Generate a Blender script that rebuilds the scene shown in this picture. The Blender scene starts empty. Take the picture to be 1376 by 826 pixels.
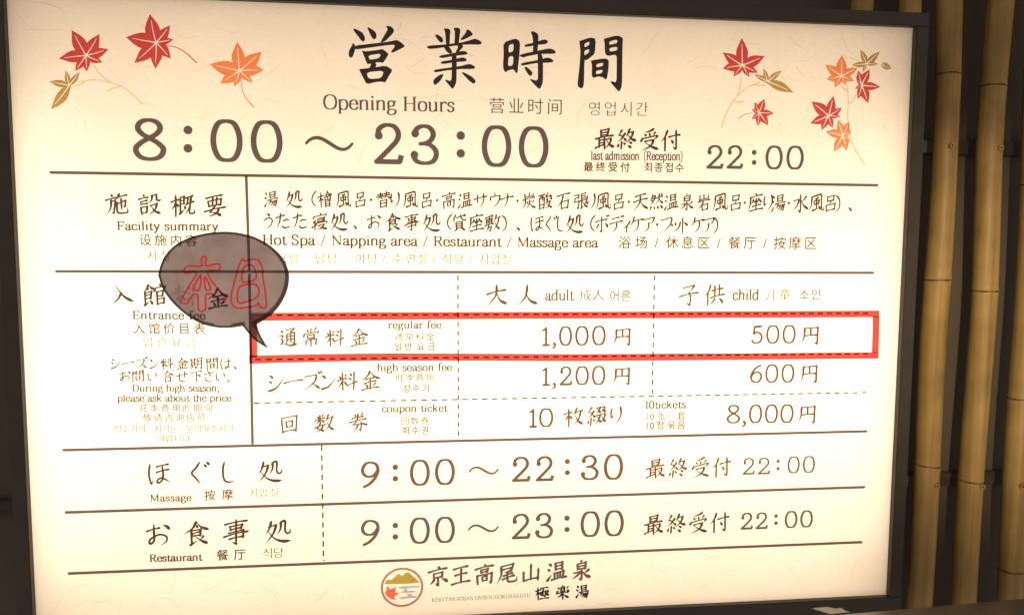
import bpy, bmesh, math, random
import numpy as np
from mathutils import Vector, Euler, Matrix
from mathutils.geometry import delaunay_2d_cdt

random.seed(7)
S = bpy.context.scene
COL = S.collection

# ---------------------------------------------------------------- camera
cam_d = bpy.data.cameras.new('camera')
cam = bpy.data.objects.new('camera', cam_d); COL.objects.link(cam)
cam.location = (-0.141419, -1.3, 0.105503)
cam.rotation_euler = (1.490289, -0.005186, -0.107939)
cam_d.sensor_width = 36.0
cam_d.lens = 36.0 * 1000.0 / 1376.0
cam_d.clip_start = 0.02; cam_d.clip_end = 100
S.camera = cam

# ---------------------------------------------------------------- light, exposure
w = bpy.data.worlds.new('World'); S.world = w; w.use_nodes = True
w.node_tree.nodes['Background'].inputs[0].default_value = (1.0, 0.84, 0.66, 1)
w.node_tree.nodes['Background'].inputs[1].default_value = 0.36
S.view_settings.view_transform = 'Standard'; S.view_settings.look = 'None'
S.view_settings.exposure = 0; S.view_settings.gamma = 1
S.cycles.use_denoising = True
S.cycles.max_bounces = 6; S.cycles.transparent_max_bounces = 12
S.cycles.sample_clamp_indirect = 4

def area(name, loc, target, sx, sy, watts, col):
    d = bpy.data.lights.new(name, 'AREA'); d.shape = 'RECTANGLE'; d.size = sx; d.size_y = sy
    d.energy = watts; d.color = col
    o = bpy.data.objects.new(name, d); COL.objects.link(o); o.location = loc
    o.rotation_euler = (Vector(target) - Vector(loc)).to_track_quat('-Z', 'Y').to_euler()
    return o
def spot(name, loc, target, ang, blend, watts, col, size=0.05):
    d = bpy.data.lights.new(name, 'SPOT'); d.energy = watts; d.color = col
    d.spot_size = math.radians(ang); d.spot_blend = blend; d.shadow_soft_size = size
    o = bpy.data.objects.new(name, d); COL.objects.link(o); o.location = loc
    o.rotation_euler = (Vector(target) - Vector(loc)).to_track_quat('-Z', 'Y').to_euler()
    return o
spot('room_downlight', (-0.15, -3.4, 0.9), (1.0, 0.13, -0.06), 14.5, 1.0, 430, (1.0, 0.78, 0.46), 0.06)
# LED boards inside the light box (they stand behind the translucent panel)
_w = [.31, .42, .73, .88, .88, .62, .44]
LED = [_w[k // 2] if k % 2 == 0 else (_w[k // 2] + _w[k // 2 + 1]) / 2 for k in range(13)]
for x_ in (-.775, .692):
    area('led_board_upright', (x_, .088, -.05), (x_, 0, -.05), .05, .80, .17, (1.0, .95, .86))
LED_W = 1.07
for j, e in enumerate(LED):
    z = .46 - j * .98 / 12
    area('led_board', (-.05, .088, z), (-.05, 0, z), 1.50, .07, LED_W * e, (1.0, 0.93, 0.83))

# ---------------------------------------------------------------- helpers
CM = Euler(cam.rotation_euler, 'XYZ').to_matrix(); CL = Vector(cam.location)
def P3(px, py, Y=0.0):          # a point seen in the photograph, on the upright plane y = Y
    d = CM @ Vector(((px - 688) / 1000, -(py - 413) / 1000, -1.0))
    return CL + d * ((Y - CL.y) / d.y)
def P(px, py):
    q = P3(px, py); return (q.x, q.z)
def new_mat(name, build):
    m = bpy.data.materials.new(name); m.use_nodes = True
    nt = m.node_tree; nt.nodes.clear()
    out = nt.nodes.new('ShaderNodeOutputMaterial')
    build(nt, out); return m
def N(nt, t, **kw):
    n = nt.nodes.new(t)
    for k, v in kw.items():
        if k.startswith('_'): setattr(n, k[1:], v)
        else: n.inputs[k.replace('__', ' ')].default_value = v
    return n
def film(name, col, rough=None, mottle=0):    # a layer of translucent ink or film: tints the light that comes through
    def b(nt, out):
        t = N(nt, 'ShaderNodeBsdfTransparent', Color=(*col, 1))
        if rough is None:
            nt.links.new(t.outputs[0], out.inputs[0]); return
        if mottle:
            tc = N(nt, 'ShaderNodeTexCoord'); ns = N(nt, 'ShaderNodeTexNoise', Scale=22.0, Detail=7.0, Roughness=.7)
            nt.links.new(tc.outputs['Object'], ns.inputs['Vector']); rp = N(nt, 'ShaderNodeValToRGB'); nt.links.new(ns.outputs[0], rp.inputs[0])
            rp.color_ramp.elements[0].position = .3; rp.color_ramp.elements[0].color = (*[c * (1 - mottle) for c in col], 1)
            rp.color_ramp.elements[1].position = .7; rp.color_ramp.elements[1].color = (*[c * (1 + mottle) for c in col], 1)
            nt.links.new(rp.outputs[0], t.inputs[0])
        g = N(nt, 'ShaderNodeBsdfPrincipled', Roughness=rough[1]); g.inputs['Base Color'].default_value = (*rough[2], 1)
        mx = N(nt, 'ShaderNodeMixShader', Fac=rough[0])
        nt.links.new(t.outputs[0], mx.inputs[1]); nt.links.new(g.outputs[0], mx.inputs[2])
        nt.links.new(mx.outputs[0], out.inputs[0])
    return new_mat(name, b)
def mesh_obj(name, verts, faces, mat, parent=None, smooth=False, label=None, kind=None):
    me = bpy.data.meshes.new(name); me.from_pydata(verts, [], faces); me.update()
    if mat: me.materials.append(mat)
    if smooth:
        for p in me.polygons: p.use_smooth = True
    o = bpy.data.objects.new(name, me); COL.objects.link(o)
    if parent: o.parent = parent
    if label: o['label'] = label
    if kind: o['kind'] = kind
    return o
def thing(name, label, cat, loc=(0, 0, 0), group=None):
    o = bpy.data.objects.new(name, None); COL.objects.link(o); o.location = loc; o.empty_display_size = .05
    o['label'] = label; o['category'] = cat
    if group: o['group'] = group
    return o
def bbox_obj(name, a, b, mat, parent=None, bev=0.0, **kw):
    bm = bmesh.new(); bmesh.ops.create_cube(bm, size=1)
    for v in bm.verts:
        v.co = Vector([a[i] if v.co[i] < 0 else b[i] for i in range(3)])
    if bev: bmesh.ops.bevel(bm, geom=bm.edges[:], offset=bev, segments=2, affect='EDGES')
    bmesh.ops.recalc_face_normals(bm, faces=bm.faces[:])
    me = bpy.data.meshes.new(name); bm.to_mesh(me); bm.free(); me.materials.append(mat)
    o = bpy.data.objects.new(name, me); COL.objects.link(o)
    if parent: o.parent = parent
    for k, v in kw.items(): o[k] = v
    return o

# ---- flat shapes: union of polygons (non-zero winding), triangulated
def area2(p):
    return sum(p[i - 1][0] * p[i][1] - p[i][0] * p[i - 1][1] for i in range(len(p)))
def fill(polys, cut=None, orient=True, extra=None):
    V = []; FC = []; val = []
    for grp, w_ in ((polys, 1), (cut or [], -1000), (extra or [], 50)):
        for p in grp:
            if len(p) < 3: continue
            wt = w_
            if area2(p) < 0:
                p = p[::-1]
                if not orient and w_ == 1: wt = -1
            b = len(V); V += [Vector(q) for q in p]
            FC.append(list(range(b, b + len(p)))); val.append(wt)
    if not V: return [], []
    ov, oe, of, _a, _b, orig = delaunay_2d_cdt(V, [], FC, 1, 1e-6)
    V = []; F = []; mp = {}
    for f, og in zip(of, orig):
        if sum(val[k] for k in og) > 0:
            t = []
            for i in f:
                if i not in mp: mp[i] = len(V); V.append((ov[i][0], ov[i][1]))
                t.append(mp[i])
            F.append(tuple(t))
    return V, F

def catmull(pts, n=6, closed=False):
    pts = [tuple(p) for p in pts]; m = len(pts)
    if m < 3: return pts
    out = []
    rng = m if closed else m - 1
    for i in range(rng):
        g = lambda k: pts[k % m] if closed else pts[min(max(k, 0), m - 1)]
        p0, p1, p2, p3 = g(i - 1), g(i), g(i + 1), g(i + 2)
        for k in range(n):
            t = k / n
            out.append(tuple(.5 * (2 * p1[j] + (p2[j] - p0[j]) * t + (2 * p0[j] - 5 * p1[j] + 4 * p2[j] - p3[j]) * t * t
                              + (3 * p1[j] - p0[j] - 3 * p2[j] + p3[j]) * t ** 3) for j in range(2)))
    if not closed: out.append(pts[-1])
    return out
def disc(c, r, n=8):
    return [(c[0] + r * math.cos(6.2832 * (k + .5) / n), c[1] + r * math.sin(6.2832 * (k + .5) / n)) for k in range(n)]
def ribbon(pts, ws, caps=True):        # polygons covering a stroke of varying width
    out = []
    for i in range(len(pts) - 1):
        (x0, y0), (x1, y1) = pts[i], pts[i + 1]; d = math.hypot(x1 - x0, y1 - y0)
        if d < 1e-9: continue
        nx, ny = -(y1 - y0) / d, (x1 - x0) / d; a, b = ws[i] / 2, ws[i + 1] / 2
        out.append([(x0 + nx * a, y0 + ny * a), (x0 - nx * a, y0 - ny * a), (x1 - nx * b, y1 - ny * b), (x1 + nx * b, y1 + ny * b)])
    for i, p in enumerate(pts):
        if ws[i] > .3 and (caps or 0 < i < len(pts) - 1): out.append(disc(p, ws[i] / 2 * 1.02, 8))
    return out
def interp(tab, t):
    for (a, u), (b, v) in zip(tab, tab[1:]):
        if t <= b: return u + (v - u) * (t - a) / (b - a + 1e-9)
    return tab[-1][1]

# ---------------------------------------------------------------- brush-written characters (0-100 grid, y down)
PROF = {
 'h': [(0, .95), (.1, .85), (.45, .58), (.8, .8), (.93, 1.12), (1, .6)],
 'v': [(0, .6), (.08, 1.2), (.22, .9), (.8, .92), (1, .8)],
 'p': [(0, .7), (.1, 1.25), (.35, .95), (.7, .65), (1, .1)],
 'n': [(0, .35), (.35, .65), (.75, 1.4), (.86, 1.35), (1, .15)],
 'd': [(0, .2), (.55, 1.15), (.85, 1.2), (1, .7)],
 'r': [(0, 1.2), (.25, 1.05), (1, .12)],
 'b': [(0, .75), (.1, .9), (.5, .85), (1, .9)],
 's': [(0, .6), (.1, 1.0), (.5, .9), (.85, .8), (1, .25)],
}
BR = {
'最':'v30,8,33,36 b30,10,68,6,65,34 h33,21,64,18 h33,33,66,31 h8,45,92,37 v24,43,24,84 v50,41,50,97 h25,56,48,54 h25,68,48,66 h6,88,50,76 b58,52,80,48 p80,48,74,72,50,93 n58,56,74,78,97,92',
'終':'p28,4,12,26 b12,26,30,34 p42,20,26,44,8,58 n32,40,40,48,46,54 v26,56,24,90 d12,66,8,80 d34,62,42,74 p66,4,48,38 b58,20,82,16 p82,16,70,44,42,68 n56,28,74,50,98,60 d60,62,74,72 d54,78,72,92',
'受':'p72,2,50,12,24,16 d24,22,34,32 d46,18,52,30 p78,16,66,32 d14,38,11,54 b16,42,86,34 p88,34,84,42,74,50 h30,58,70,52 p70,52,54,80,14,98 n32,62,60,84,96,97',
'付':'p36,4,24,34,4,56 v24,34,24,96 h44,36,98,28 v76,6,78,92 p78,94,70,90,62,82 d52,50,64,66',
'施':'d24,2,32,12 h4,28,48,20 b24,36,44,32 v44,32,38,88 p38,90,34,88,28,82 p26,26,22,64,2,94 p60,2,56,18,46,32 h56,20,94,13 h50,50,90,36 v90,36,86,62 p86,64,82,64,76,58 v70,24,70,72 s52,40,52,82,62,92,88,92,96,86,95,70',
'設':'d20,2,28,10 h4,22,46,15 h12,34,40,31 h12,46,40,43 v12,60,16,90 b12,60,40,56,38,84 h16,86,38,84 p62,8,60,30,46,44 b60,10,82,6,82,32 s82,30,90,36,98,28 b54,54,84,46 p84,46,72,74,44,97 n56,56,72,80,100,94',
'概':'h2,32,34,24 v20,4,20,96 p20,32,14,48,2,66 d22,42,32,54 v40,14,40,84 b40,16,58,12,56,44 h42,30,56,28 h42,44,56,42 r38,86,62,66 d54,54,60,66 h64,18,96,12 v74,18,72,46 h64,48,98,38 p86,16,80,60,56,96 s82,50,80,84,88,92,98,90,99,74',
'要':'h14,14,86,7 v22,26,26,50 b22,28,80,21,76,48 v42,12,42,46 v60,12,58,46 h26,50,76,46 b50,54,28,78 n28,78,54,84,78,98 p70,62,54,84,14,98 h4,72,98,60',
'湯':'d10,6,22,18 d4,34,16,44 r6,92,26,62 v42,8,44,42 b42,10,80,5,78,40 h44,25,78,22 h44,42,78,38 h28,58,98,50 p50,58,44,72,26,86 b48,68,90,62,84,94 p84,96,78,96,70,90 p64,66,58,80,42,94 p78,66,72,84,56,98',
'処':'p26,8,20,34,2,60 b18,30,46,24 p46,24,34,60,4,96 n14,48,40,80,70,94,100,94 p62,14,62,44,48,66 s60,18,80,12,80,50,86,64,98,60,98,44',
'入':'p46,40,34,66,4,92 n24,10,56,58,98,86',
'館':'p26,2,18,24,4,38 n26,4,36,18,48,26 d24,18,26,26 v12,34,12,90 b12,38,38,34,36,66 h14,50,36,48 h14,64,36,62 r10,92,32,78 d30,72,42,88 d70,2,76,12 d54,20,51,36 b54,22,96,15 p96,16,94,22,88,30 v60,36,62,92 b60,38,86,34,84,58 h62,58,84,56 b62,70,90,66,88,90 h62,92,88,88',
'料':'d8,22,16,36 p42,16,34,34 h2,46,48,38 v26,6,26,96 p26,48,18,64,4,82 d30,54,44,68 d58,16,70,28 d54,36,66,48 h46,74,100,58 v82,4,82,99',
'金':'p50,2,36,28,2,54 n50,4,72,34,100,46 h30,44,68,39 h20,63,80,56 v50,42,50,92 d26,70,36,84 p76,66,70,76,62,84 h6,95,96,88',
'大':'h8,40,92,28 p50,4,46,50,6,96 n50,38,66,72,100,92','人':'p52,6,42,56,4,94 n44,36,64,72,100,90',
'子':'b22,14,74,6 p74,6,66,20,50,34 v50,34,56,62,54,92 p54,96,48,94,36,82 h4,54,96,42',
'供':'p32,4,22,34,2,58 v20,34,20,97 h38,32,94,24 v54,6,54,60 v76,4,74,58 h34,64,100,54 p54,68,46,84,30,96 d70,68,92,92',
'通':'b40,8,84,3 p84,3,78,14,66,22 d58,14,72,26 v44,34,44,84 b44,33,86,28,84,82 p84,86,80,84,72,76 h46,48,82,45 h46,64,82,60 v64,30,64,82 d8,10,20,22 b4,40,22,36 p22,36,14,60 b14,58,22,66 p22,66,16,78,4,86 n4,90,26,82,60,96,100,92',
'常':'v50,0,50,22 d24,6,34,18 p78,2,72,12,64,20 d12,28,9,46 b14,30,90,22 p90,22,88,30,80,38 v32,38,34,58 b32,40,68,36,66,56 h36,56,64,54 v24,68,24,92 b24,69,78,63,76,88 p76,92,72,90,66,84 v50,56,50,100',
'シ':'d14,14,32,28 d8,42,24,54 p10,92,50,78,94,20 r10,92,50,76,94,22','ー':'h4,54,96,44',
'ス':'b14,18,74,12 p76,10,60,50,6,92 n46,54,66,68,92,92','ズ':'b12,24,70,18 p72,16,58,54,4,92 n44,58,64,70,88,92 d76,2,84,14 d88,0,97,11',
'ン':'d10,18,30,34 r12,88,50,74,94,22',
'回':'v12,14,16,94 b12,16,88,8,84,92 h16,90,84,84 v34,34,36,66 b34,36,66,32,64,64 h36,66,64,62',
'数':'d14,8,20,20 p44,4,36,18 h2,32,54,22 v28,2,28,46 p28,30,20,40,4,52 d30,32,48,44 b30,48,12,76 n12,76,34,84,48,96 p42,60,34,80,4,98 h2,68,54,58 p72,4,64,26,50,44 h64,28,96,18 p90,22,76,64,48,98 n62,40,76,72,100,92',
'券':'d28,4,38,16 p74,0,70,10,60,18 h18,28,80,20 h6,46,94,34 p48,2,42,44,2,76 n56,38,72,56,100,68 b32,62,68,57 v68,57,62,90 p62,95,58,94,48,84 p48,60,42,80,20,98',
'枚':'h2,32,44,24 v26,4,26,97 p26,32,18,50,2,66 d28,42,42,56 p66,4,60,24,46,42 h60,28,98,20 p88,24,74,64,42,96 n58,38,74,72,100,92',
'綴':'p28,4,12,26 b12,26,30,34 p40,20,26,44,8,58 n30,40,38,48,44,54 v26,56,24,94 d12,66,8,80 d34,62,42,74 b50,10,70,7 p70,7,62,24,48,38 n54,14,64,26,74,34 b76,8,94,5 p94,5,88,22,72,34 n78,14,88,26,100,32 b50,48,72,44 p72,44,62,72,44,92 n54,52,64,72,78,84 b76,44,96,40 p96,40,88,68,70,88 n78,50,88,72,100,84',
'り':'s26,12,22,40,26,60,34,48 p68,6,74,40,66,68,38,98',
'円':'p24,12,22,60,8,96 b24,14,84,8,82,90 p82,94,78,92,68,84 v52,12,52,50 h24,54,82,48',
'ほ':'s16,8,10,50,18,92,26,78 h44,20,92,14 h42,44,94,38 s66,18,69,60,62,84,46,90,42,80,58,72,78,80,96,92',
'ぐ':'s58,6,46,28,26,48,42,72,60,97 d74,18,84,30 d86,8,97,20','し':'s30,4,24,40,28,80,46,94,66,90',
'お':'h8,32,58,22 s34,6,35,40,32,74,18,86,14,72,30,58,56,50,80,60,80,80,58,96 d70,12,94,32',
'食':'p50,0,36,26,2,50 n50,2,70,26,100,38 d50,14,55,26 v30,36,30,94 b30,38,68,34,66,60 h32,49,66,46 h32,61,66,58 r26,96,52,80 p78,62,72,70,62,76 n46,60,66,82,96,96',
'事':'h6,16,94,7 v26,24,28,38 b26,25,74,20,70,34 h28,38,70,34 b22,50,78,43,76,72 h4,64,98,52 h22,77,76,70 v50,0,50,95 p50,99,44,96,34,86',
'京':'d46,0,56,14 h4,26,96,14 v28,36,30,58 b28,38,72,32,70,56 h30,60,70,56 v50,58,50,92 p50,98,46,94,36,84 p32,68,22,82,8,90 d68,66,94,84',
'王':'h14,18,84,9 h20,51,80,44 v50,14,50,90 h4,94,96,84',
'高':'d48,0,56,10 h4,22,96,11 v32,28,34,42 b32,29,66,25,64,40 h34,42,64,39 v14,54,16,99 b14,55,86,48,84,94 p84,98,80,96,72,88 v38,64,40,84 b38,65,62,61,60,80 h40,83,60,80',
'尾':'b22,12,80,5,76,28 h24,30,76,24 p22,12,20,60,0,98 p74,36,54,43,34,45 h34,61,80,52 h28,78,86,66 s54,42,52,80,60,94,88,94,98,88,97,72',
'山':'v50,6,50,86 v14,42,14,88 h14,90,88,82 v88,34,86,92',
'温':'d10,6,22,18 d4,34,16,44 r6,92,26,62 v44,8,46,42 b44,10,80,5,78,40 h46,24,78,21 h46,41,78,38 v40,56,42,86 b40,58,86,52,82,84 v54,56,55,86 v68,54,68,84 h26,92,100,84',
'泉':'p52,0,42,12 v28,16,30,44 b28,18,72,12,70,42 h30,30,70,27 h30,44,70,41 v50,44,50,92 p50,97,46,94,36,84 b12,60,40,56 p40,56,28,74,2,90 p88,48,74,58,60,64 n52,52,68,76,98,92',
'極':'h2,32,38,24 v20,4,20,97 p20,32,14,48,2,66 d22,42,34,54 h42,12,94,6 b60,14,54,38,74,34,72,72 p72,74,66,72,60,66 b42,44,44,64 b42,44,56,42,54,62,44,64 b76,32,94,28 p94,28,86,54,70,68 n76,38,86,56,99,64 h36,92,98,84',
'楽':'p52,0,44,10 v36,12,38,42 b36,13,64,10,62,40 h38,26,62,24 h38,41,62,38 d12,12,24,24 r8,46,26,32 p90,6,84,14,76,20 d78,30,94,42 h4,58,96,48 v50,44,50,100 p48,58,34,76,6,90 n52,56,70,76,96,88',
'檜':'h2,32,40,24 v22,4,22,97 p22,32,16,48,2,66 d24,42,36,54 p68,0,60,18,42,32 n68,2,80,18,98,26 h58,26,80,23 v48,36,50,56 b48,37,88,33,86,54 v68,36,68,54 h50,56,86,53 v52,64,54,96 b52,65,84,62,82,94 h54,80,82,77 h54,95,82,92',
'風':'p20,10,18,60,0,96 s20,12,50,8,80,6,79,50,86,88,98,90,99,70 p62,20,50,24,34,27 v34,36,36,56 b34,37,66,34,64,54 h36,56,64,53 v50,24,50,80 r26,86,68,76 d60,66,74,86',
'呂':'v28,8,30,36 b28,10,74,6,70,34 h30,36,70,33 p52,38,48,46,40,54 v20,58,22,93 b20,60,82,54,78,90 h22,93,78,88',
'替':'h10,16,44,11 h4,30,46,24 p28,2,26,28,4,48 d30,30,42,40 h54,14,92,9 h52,28,96,21 p74,0,68,28,48,46 n72,26,82,36,98,42 v28,52,30,97 b28,54,72,50,70,94 h30,73,70,70 h30,95,70,92',
'炭':'v50,0,50,22 b20,8,22,26,78,21 v78,6,78,22 h8,40,92,30 p26,36,22,66,2,94 d34,50,40,64 p80,48,74,58,66,64 p56,42,50,72,24,98 n56,62,70,84,97,94',
'酸':'h2,14,46,8 v6,28,8,94 b8,30,42,25 v42,25,40,92 h8,92,40,89 p20,12,16,42 v30,12,30,42 h8,72,40,68 b64,4,52,24 b52,24,78,20 d76,12,90,26 p62,30,58,40,52,46 d76,30,92,42 p66,42,58,60,46,72 b60,56,84,50 p84,50,70,80,46,98 n60,60,74,82,98,94',
'石':'h8,16,94,7 p48,12,36,50,4,82 v34,50,36,94 b34,52,80,46,78,90 h36,92,78,87',
'張':'b8,12,38,8,36,28 h12,30,36,26 v12,30,8,50 b8,50,38,46,34,90 p34,94,30,92,20,82 v56,4,56,46 h56,8,86,4 h58,20,82,17 h58,33,82,30 h42,50,98,41 v56,50,54,92 r54,92,76,76 p90,56,82,62,70,67 n64,48,78,74,100,90',
'天':'h18,18,82,10 h6,46,94,35 p50,14,46,54,4,97 n50,42,66,72,100,94',
'然':'p28,2,22,22,6,42 b24,16,46,11 p46,11,32,44,2,68 d22,24,32,30 d16,36,26,42 h52,28,96,19 p72,4,68,40,44,66 n72,28,82,48,100,60 d80,4,92,15 p16,74,14,84,4,96 d34,76,40,92 d56,76,66,92 d76,72,96,92',
'岩':'v50,0,50,28 b20,10,20,32,80,27 v80,8,80,28 h8,46,92,37 p44,44,36,66,6,88 v36,66,38,97 b36,67,76,62,74,94 h38,95,74,92',
'座':'d48,0,56,10 h16,20,94,11 p18,18,16,60,0,98 p36,28,32,42,20,56 d36,38,48,50 p70,26,66,40,54,54 d70,36,86,50 v54,24,54,90 h30,70,84,62 h16,94,98,86',
'水':'v50,2,50,92 p50,98,46,94,34,82 b8,36,40,30 p40,30,28,62,2,86 p86,18,74,32,58,42 n52,34,70,66,100,88',
'寝':'d48,0,56,10 d12,16,9,32 b14,18,92,11 p92,11,90,18,82,26 v20,38,20,98 d6,44,14,56 r2,82,18,68 b36,32,80,28,78,50 h36,41,76,38 h34,52,78,49 d30,56,27,68 b32,58,94,53 p94,53,92,60,84,66 b38,72,76,68 p76,68,60,88,26,100 n42,74,64,90,98,97',
'貸':'p26,2,18,16,4,30 v16,20,16,42 h34,18,94,9 s56,0,64,24,84,38,94,38,94,24 d76,0,86,8 v30,46,32,84 b30,47,72,43,70,82 h32,59,70,56 h32,71,70,68 h32,83,70,80 p38,84,30,92,10,99 d60,84,88,99',
'敷':'h2,16,54,9 v8,24,12,56 b10,25,48,21,46,54 h12,34,46,31 h12,45,46,42 v28,2,28,60 d40,0,50,8 h0,64,58,55 p24,62,20,80,4,96 b18,76,44,72,38,92 p38,97,34,95,26,89 p76,2,70,24,54,42 h68,26,100,17 p92,22,80,62,52,98 n64,40,78,72,100,94',
'期':'v14,6,14,62 v36,4,36,62 h2,20,50,15 h16,34,36,32 h16,47,36,44 h0,64,52,57 p20,66,14,80,2,94 d32,68,46,86 p62,8,60,60,46,98 b62,10,92,6,90,92 p90,96,86,94,78,86 h62,34,90,30 h62,57,90,53',
'間':'v10,8,10,99 b8,12,40,8,38,36 h10,24,38,22 h10,37,38,35 v60,10,60,36 b60,10,94,5,92,92 p92,97,88,95,80,88 h60,22,92,19 h60,36,92,33 v34,52,36,87 b34,53,66,50,64,84 h36,68,64,65 h36,85,64,82',
'問':'v10,8,10,99 b8,12,40,8,38,36 h10,24,38,22 h10,37,38,35 v60,10,60,36 b60,10,94,5,92,92 p92,97,88,95,80,88 h60,22,92,19 h60,36,92,33 v34,54,36,82 b34,55,66,52,64,80 h36,82,64,80',
'合':'p50,2,36,28,2,52 n50,4,70,30,100,46 h32,47,68,42 v28,60,30,97 b28,62,72,57,70,94 h30,95,70,91','下':'h4,20,96,9 v48,16,48,97 d54,36,76,56',
'い':'s16,22,16,60,30,82,38,68 s72,26,84,44,86,66','せ':'h4,46,96,34 s68,12,70,50,58,66 s30,20,29,74,46,92,84,86','さ':'h16,32,86,20 s42,4,56,34,70,56 s28,56,26,80,46,94,76,90',
'は':'s16,8,10,50,18,92,26,78 h44,34,94,28 s68,8,70,60,62,84,46,90,42,80,58,72,78,80,96,92','う':'d38,4,62,18 s20,46,54,32,76,48,66,78,36,98','た':'h8,28,60,17 p38,4,28,50,6,94 s50,50,68,44,88,48 s46,74,56,88,94,86',
'ボ':'h8,34,88,26 v50,6,50,90 p50,96,46,94,36,82 p30,48,24,62,8,80 d68,46,90,72 d78,0,86,12 d90,0,98,10','デ':'h22,18,66,12 h6,44,92,35 p52,42,46,74,18,98 d76,2,84,14 d88,0,96,10',
'ィ':'p76,34,58,58,24,78 v56,56,56,96','ケ':'p36,4,26,36,6,60 h30,32,96,23 p66,28,60,68,28,98','ア':'b10,20,88,12 p88,12,78,34,58,50 p50,38,46,72,18,96','フ':'b12,20,84,12 p84,12,72,56,22,94',
'ッ':'d20,40,30,56 d42,36,52,52 p82,38,70,70,32,94','ト':'v42,6,42,96 d46,38,74,56','サ':'h4,38,94,28 v28,12,30,60 p70,8,68,60,34,96','ウ':'v50,2,50,20 d16,26,19,46 b16,26,84,20 p84,20,74,62,30,96','ナ':'h6,38,94,28 p54,6,48,58,18,96',
'（':'s80,0,58,22,50,50,58,78,80,100','）':'s20,0,42,22,50,50,42,78,20,100','、':'d12,70,34,92',
'本':'h6,30,94,22 v50,2,50,98 p48,28,34,60,4,84 n52,28,68,60,98,82',
}
CACHE = {}
def tokens(s):
    for t in s.split():
        v = [float(a) for a in t[1:].split(',')]
        yield t[0], [(v[i], v[i + 1]) for i in range(0, len(v), 2)]
def brush_polys(ch, wt):
    if ch == '・': return [disc((50, 50), wt * .8, 10)]
    if ch == '。': return ['ring']
    polys = []
    rnd = random.Random(ord(ch))
    for k, pts in tokens(BR[ch]):
        pts = [(x + rnd.uniform(-1.6, 1.6), y + rnd.uniform(-1.6, 1.6)) for x, y in pts]
        base = wt
        if k == 'h' and len(pts) == 2:
            (a, b), (c, d) = pts; pts = [(a, b), ((a + c) / 2, (b + d) / 2 - .035 * (c - a)), (c, d)]
        if k == 'd' and len(pts) == 2:
            (a, b), (c, d) = pts; pts = [(a, b), ((a + c) / 2 + .1 * (d - b), (b + d) / 2 - .1 * (c - a)), (c, d)]; base = wt * 1.15
        if k == 'b':
            dense = []
            for (p, q) in zip(pts, pts[1:]):
                horiz = abs(q[0] - p[0]) > abs(q[1] - p[1])
                f = .72 if horiz else 1.0
                n = 5
                seg = [(p[0] + (q[0] - p[0]) * i / n, p[1] + (q[1] - p[1]) * i / n) for i in range(n + 1)]
                ws = [base * f * (1.35 if (i == n and q != pts[-1]) else 1.1 if i == 0 else .95) for i in range(n + 1)]
                polys += ribbon(seg, ws)
            continue
        if k != 'b' and len(pts) > 2: pts = catmull(pts, 5)
        else: pts = [(pts[0][0] + (pts[1][0] - pts[0][0]) * i / 7, pts[0][1] + (pts[1][1] - pts[0][1]) * i / 7) for i in range(8)]
        L = [0]
        for a, b in zip(pts, pts[1:]): L.append(L[-1] + math.hypot(b[0] - a[0], b[1] - a[1]))
        tot = L[-1] or 1
        f = min(1, .55 + tot / 60)
        ws = [base * f * interp(PROF[k], l / tot) for l in L]
        polys += ribbon(pts, ws)
    return polys
def brush(ch, wt=9):
    key = ('b', ch, round(wt, 1))
    if key not in CACHE:
        if ch == '。':
            CACHE[key] = fill([disc((20, 84), 11, 12)], cut=[disc((20, 84), 11 - wt * .7, 12)])
        else: CACHE[key] = fill(brush_polys(ch, wt))
        v, f = CACHE[key]
        CACHE[key] = ([(x / 100 - .5, .5 - y / 100) for x, y in v], f)
    return CACHE[key]

# ---------------------------------------------------------------- characters of the plain built-in font, thinned
_t = bpy.data.curves.new('glyph', 'FONT'); _to = bpy.data.objects.new('glyph', _t); COL.objects.link(_to)
PLAIN = '营业时间영업최终受付종접수设施内容시설개요浴场/休息区餐厅按摩목욕탕남·여면실식당지압入馆价目表입관요금旺季费用的期敬请咨询店员성기의는문해주바랍니다.成人어른儿童소인通常料金일반회권回数券10张一套장묶음간표학·最终受付0127'
PLAIN = ''.join(dict.fromkeys(PLAIN))
_t.body = '\n'.join(PLAIN); _t.space_line = 3.0
_dg = bpy.context.evaluated_depsgraph_get(); _cu = _to.to_curve(_dg)
_ys = []; GLYPH = {}
for sp in _cu.splines:
    bp = [(p.co.copy(), p.handle_left.copy(), p.handle_right.copy()) for p in sp.bezier_points]
    if not bp: continue
    k = int(round(-(sum(p[0].y for p in bp) / len(bp) - .36) / 3.0))
    GLYPH.setdefault(PLAIN[k], []).append((bp, Vector((0, -3.0 * k, 0))))
_to.to_curve_clear()
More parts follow.
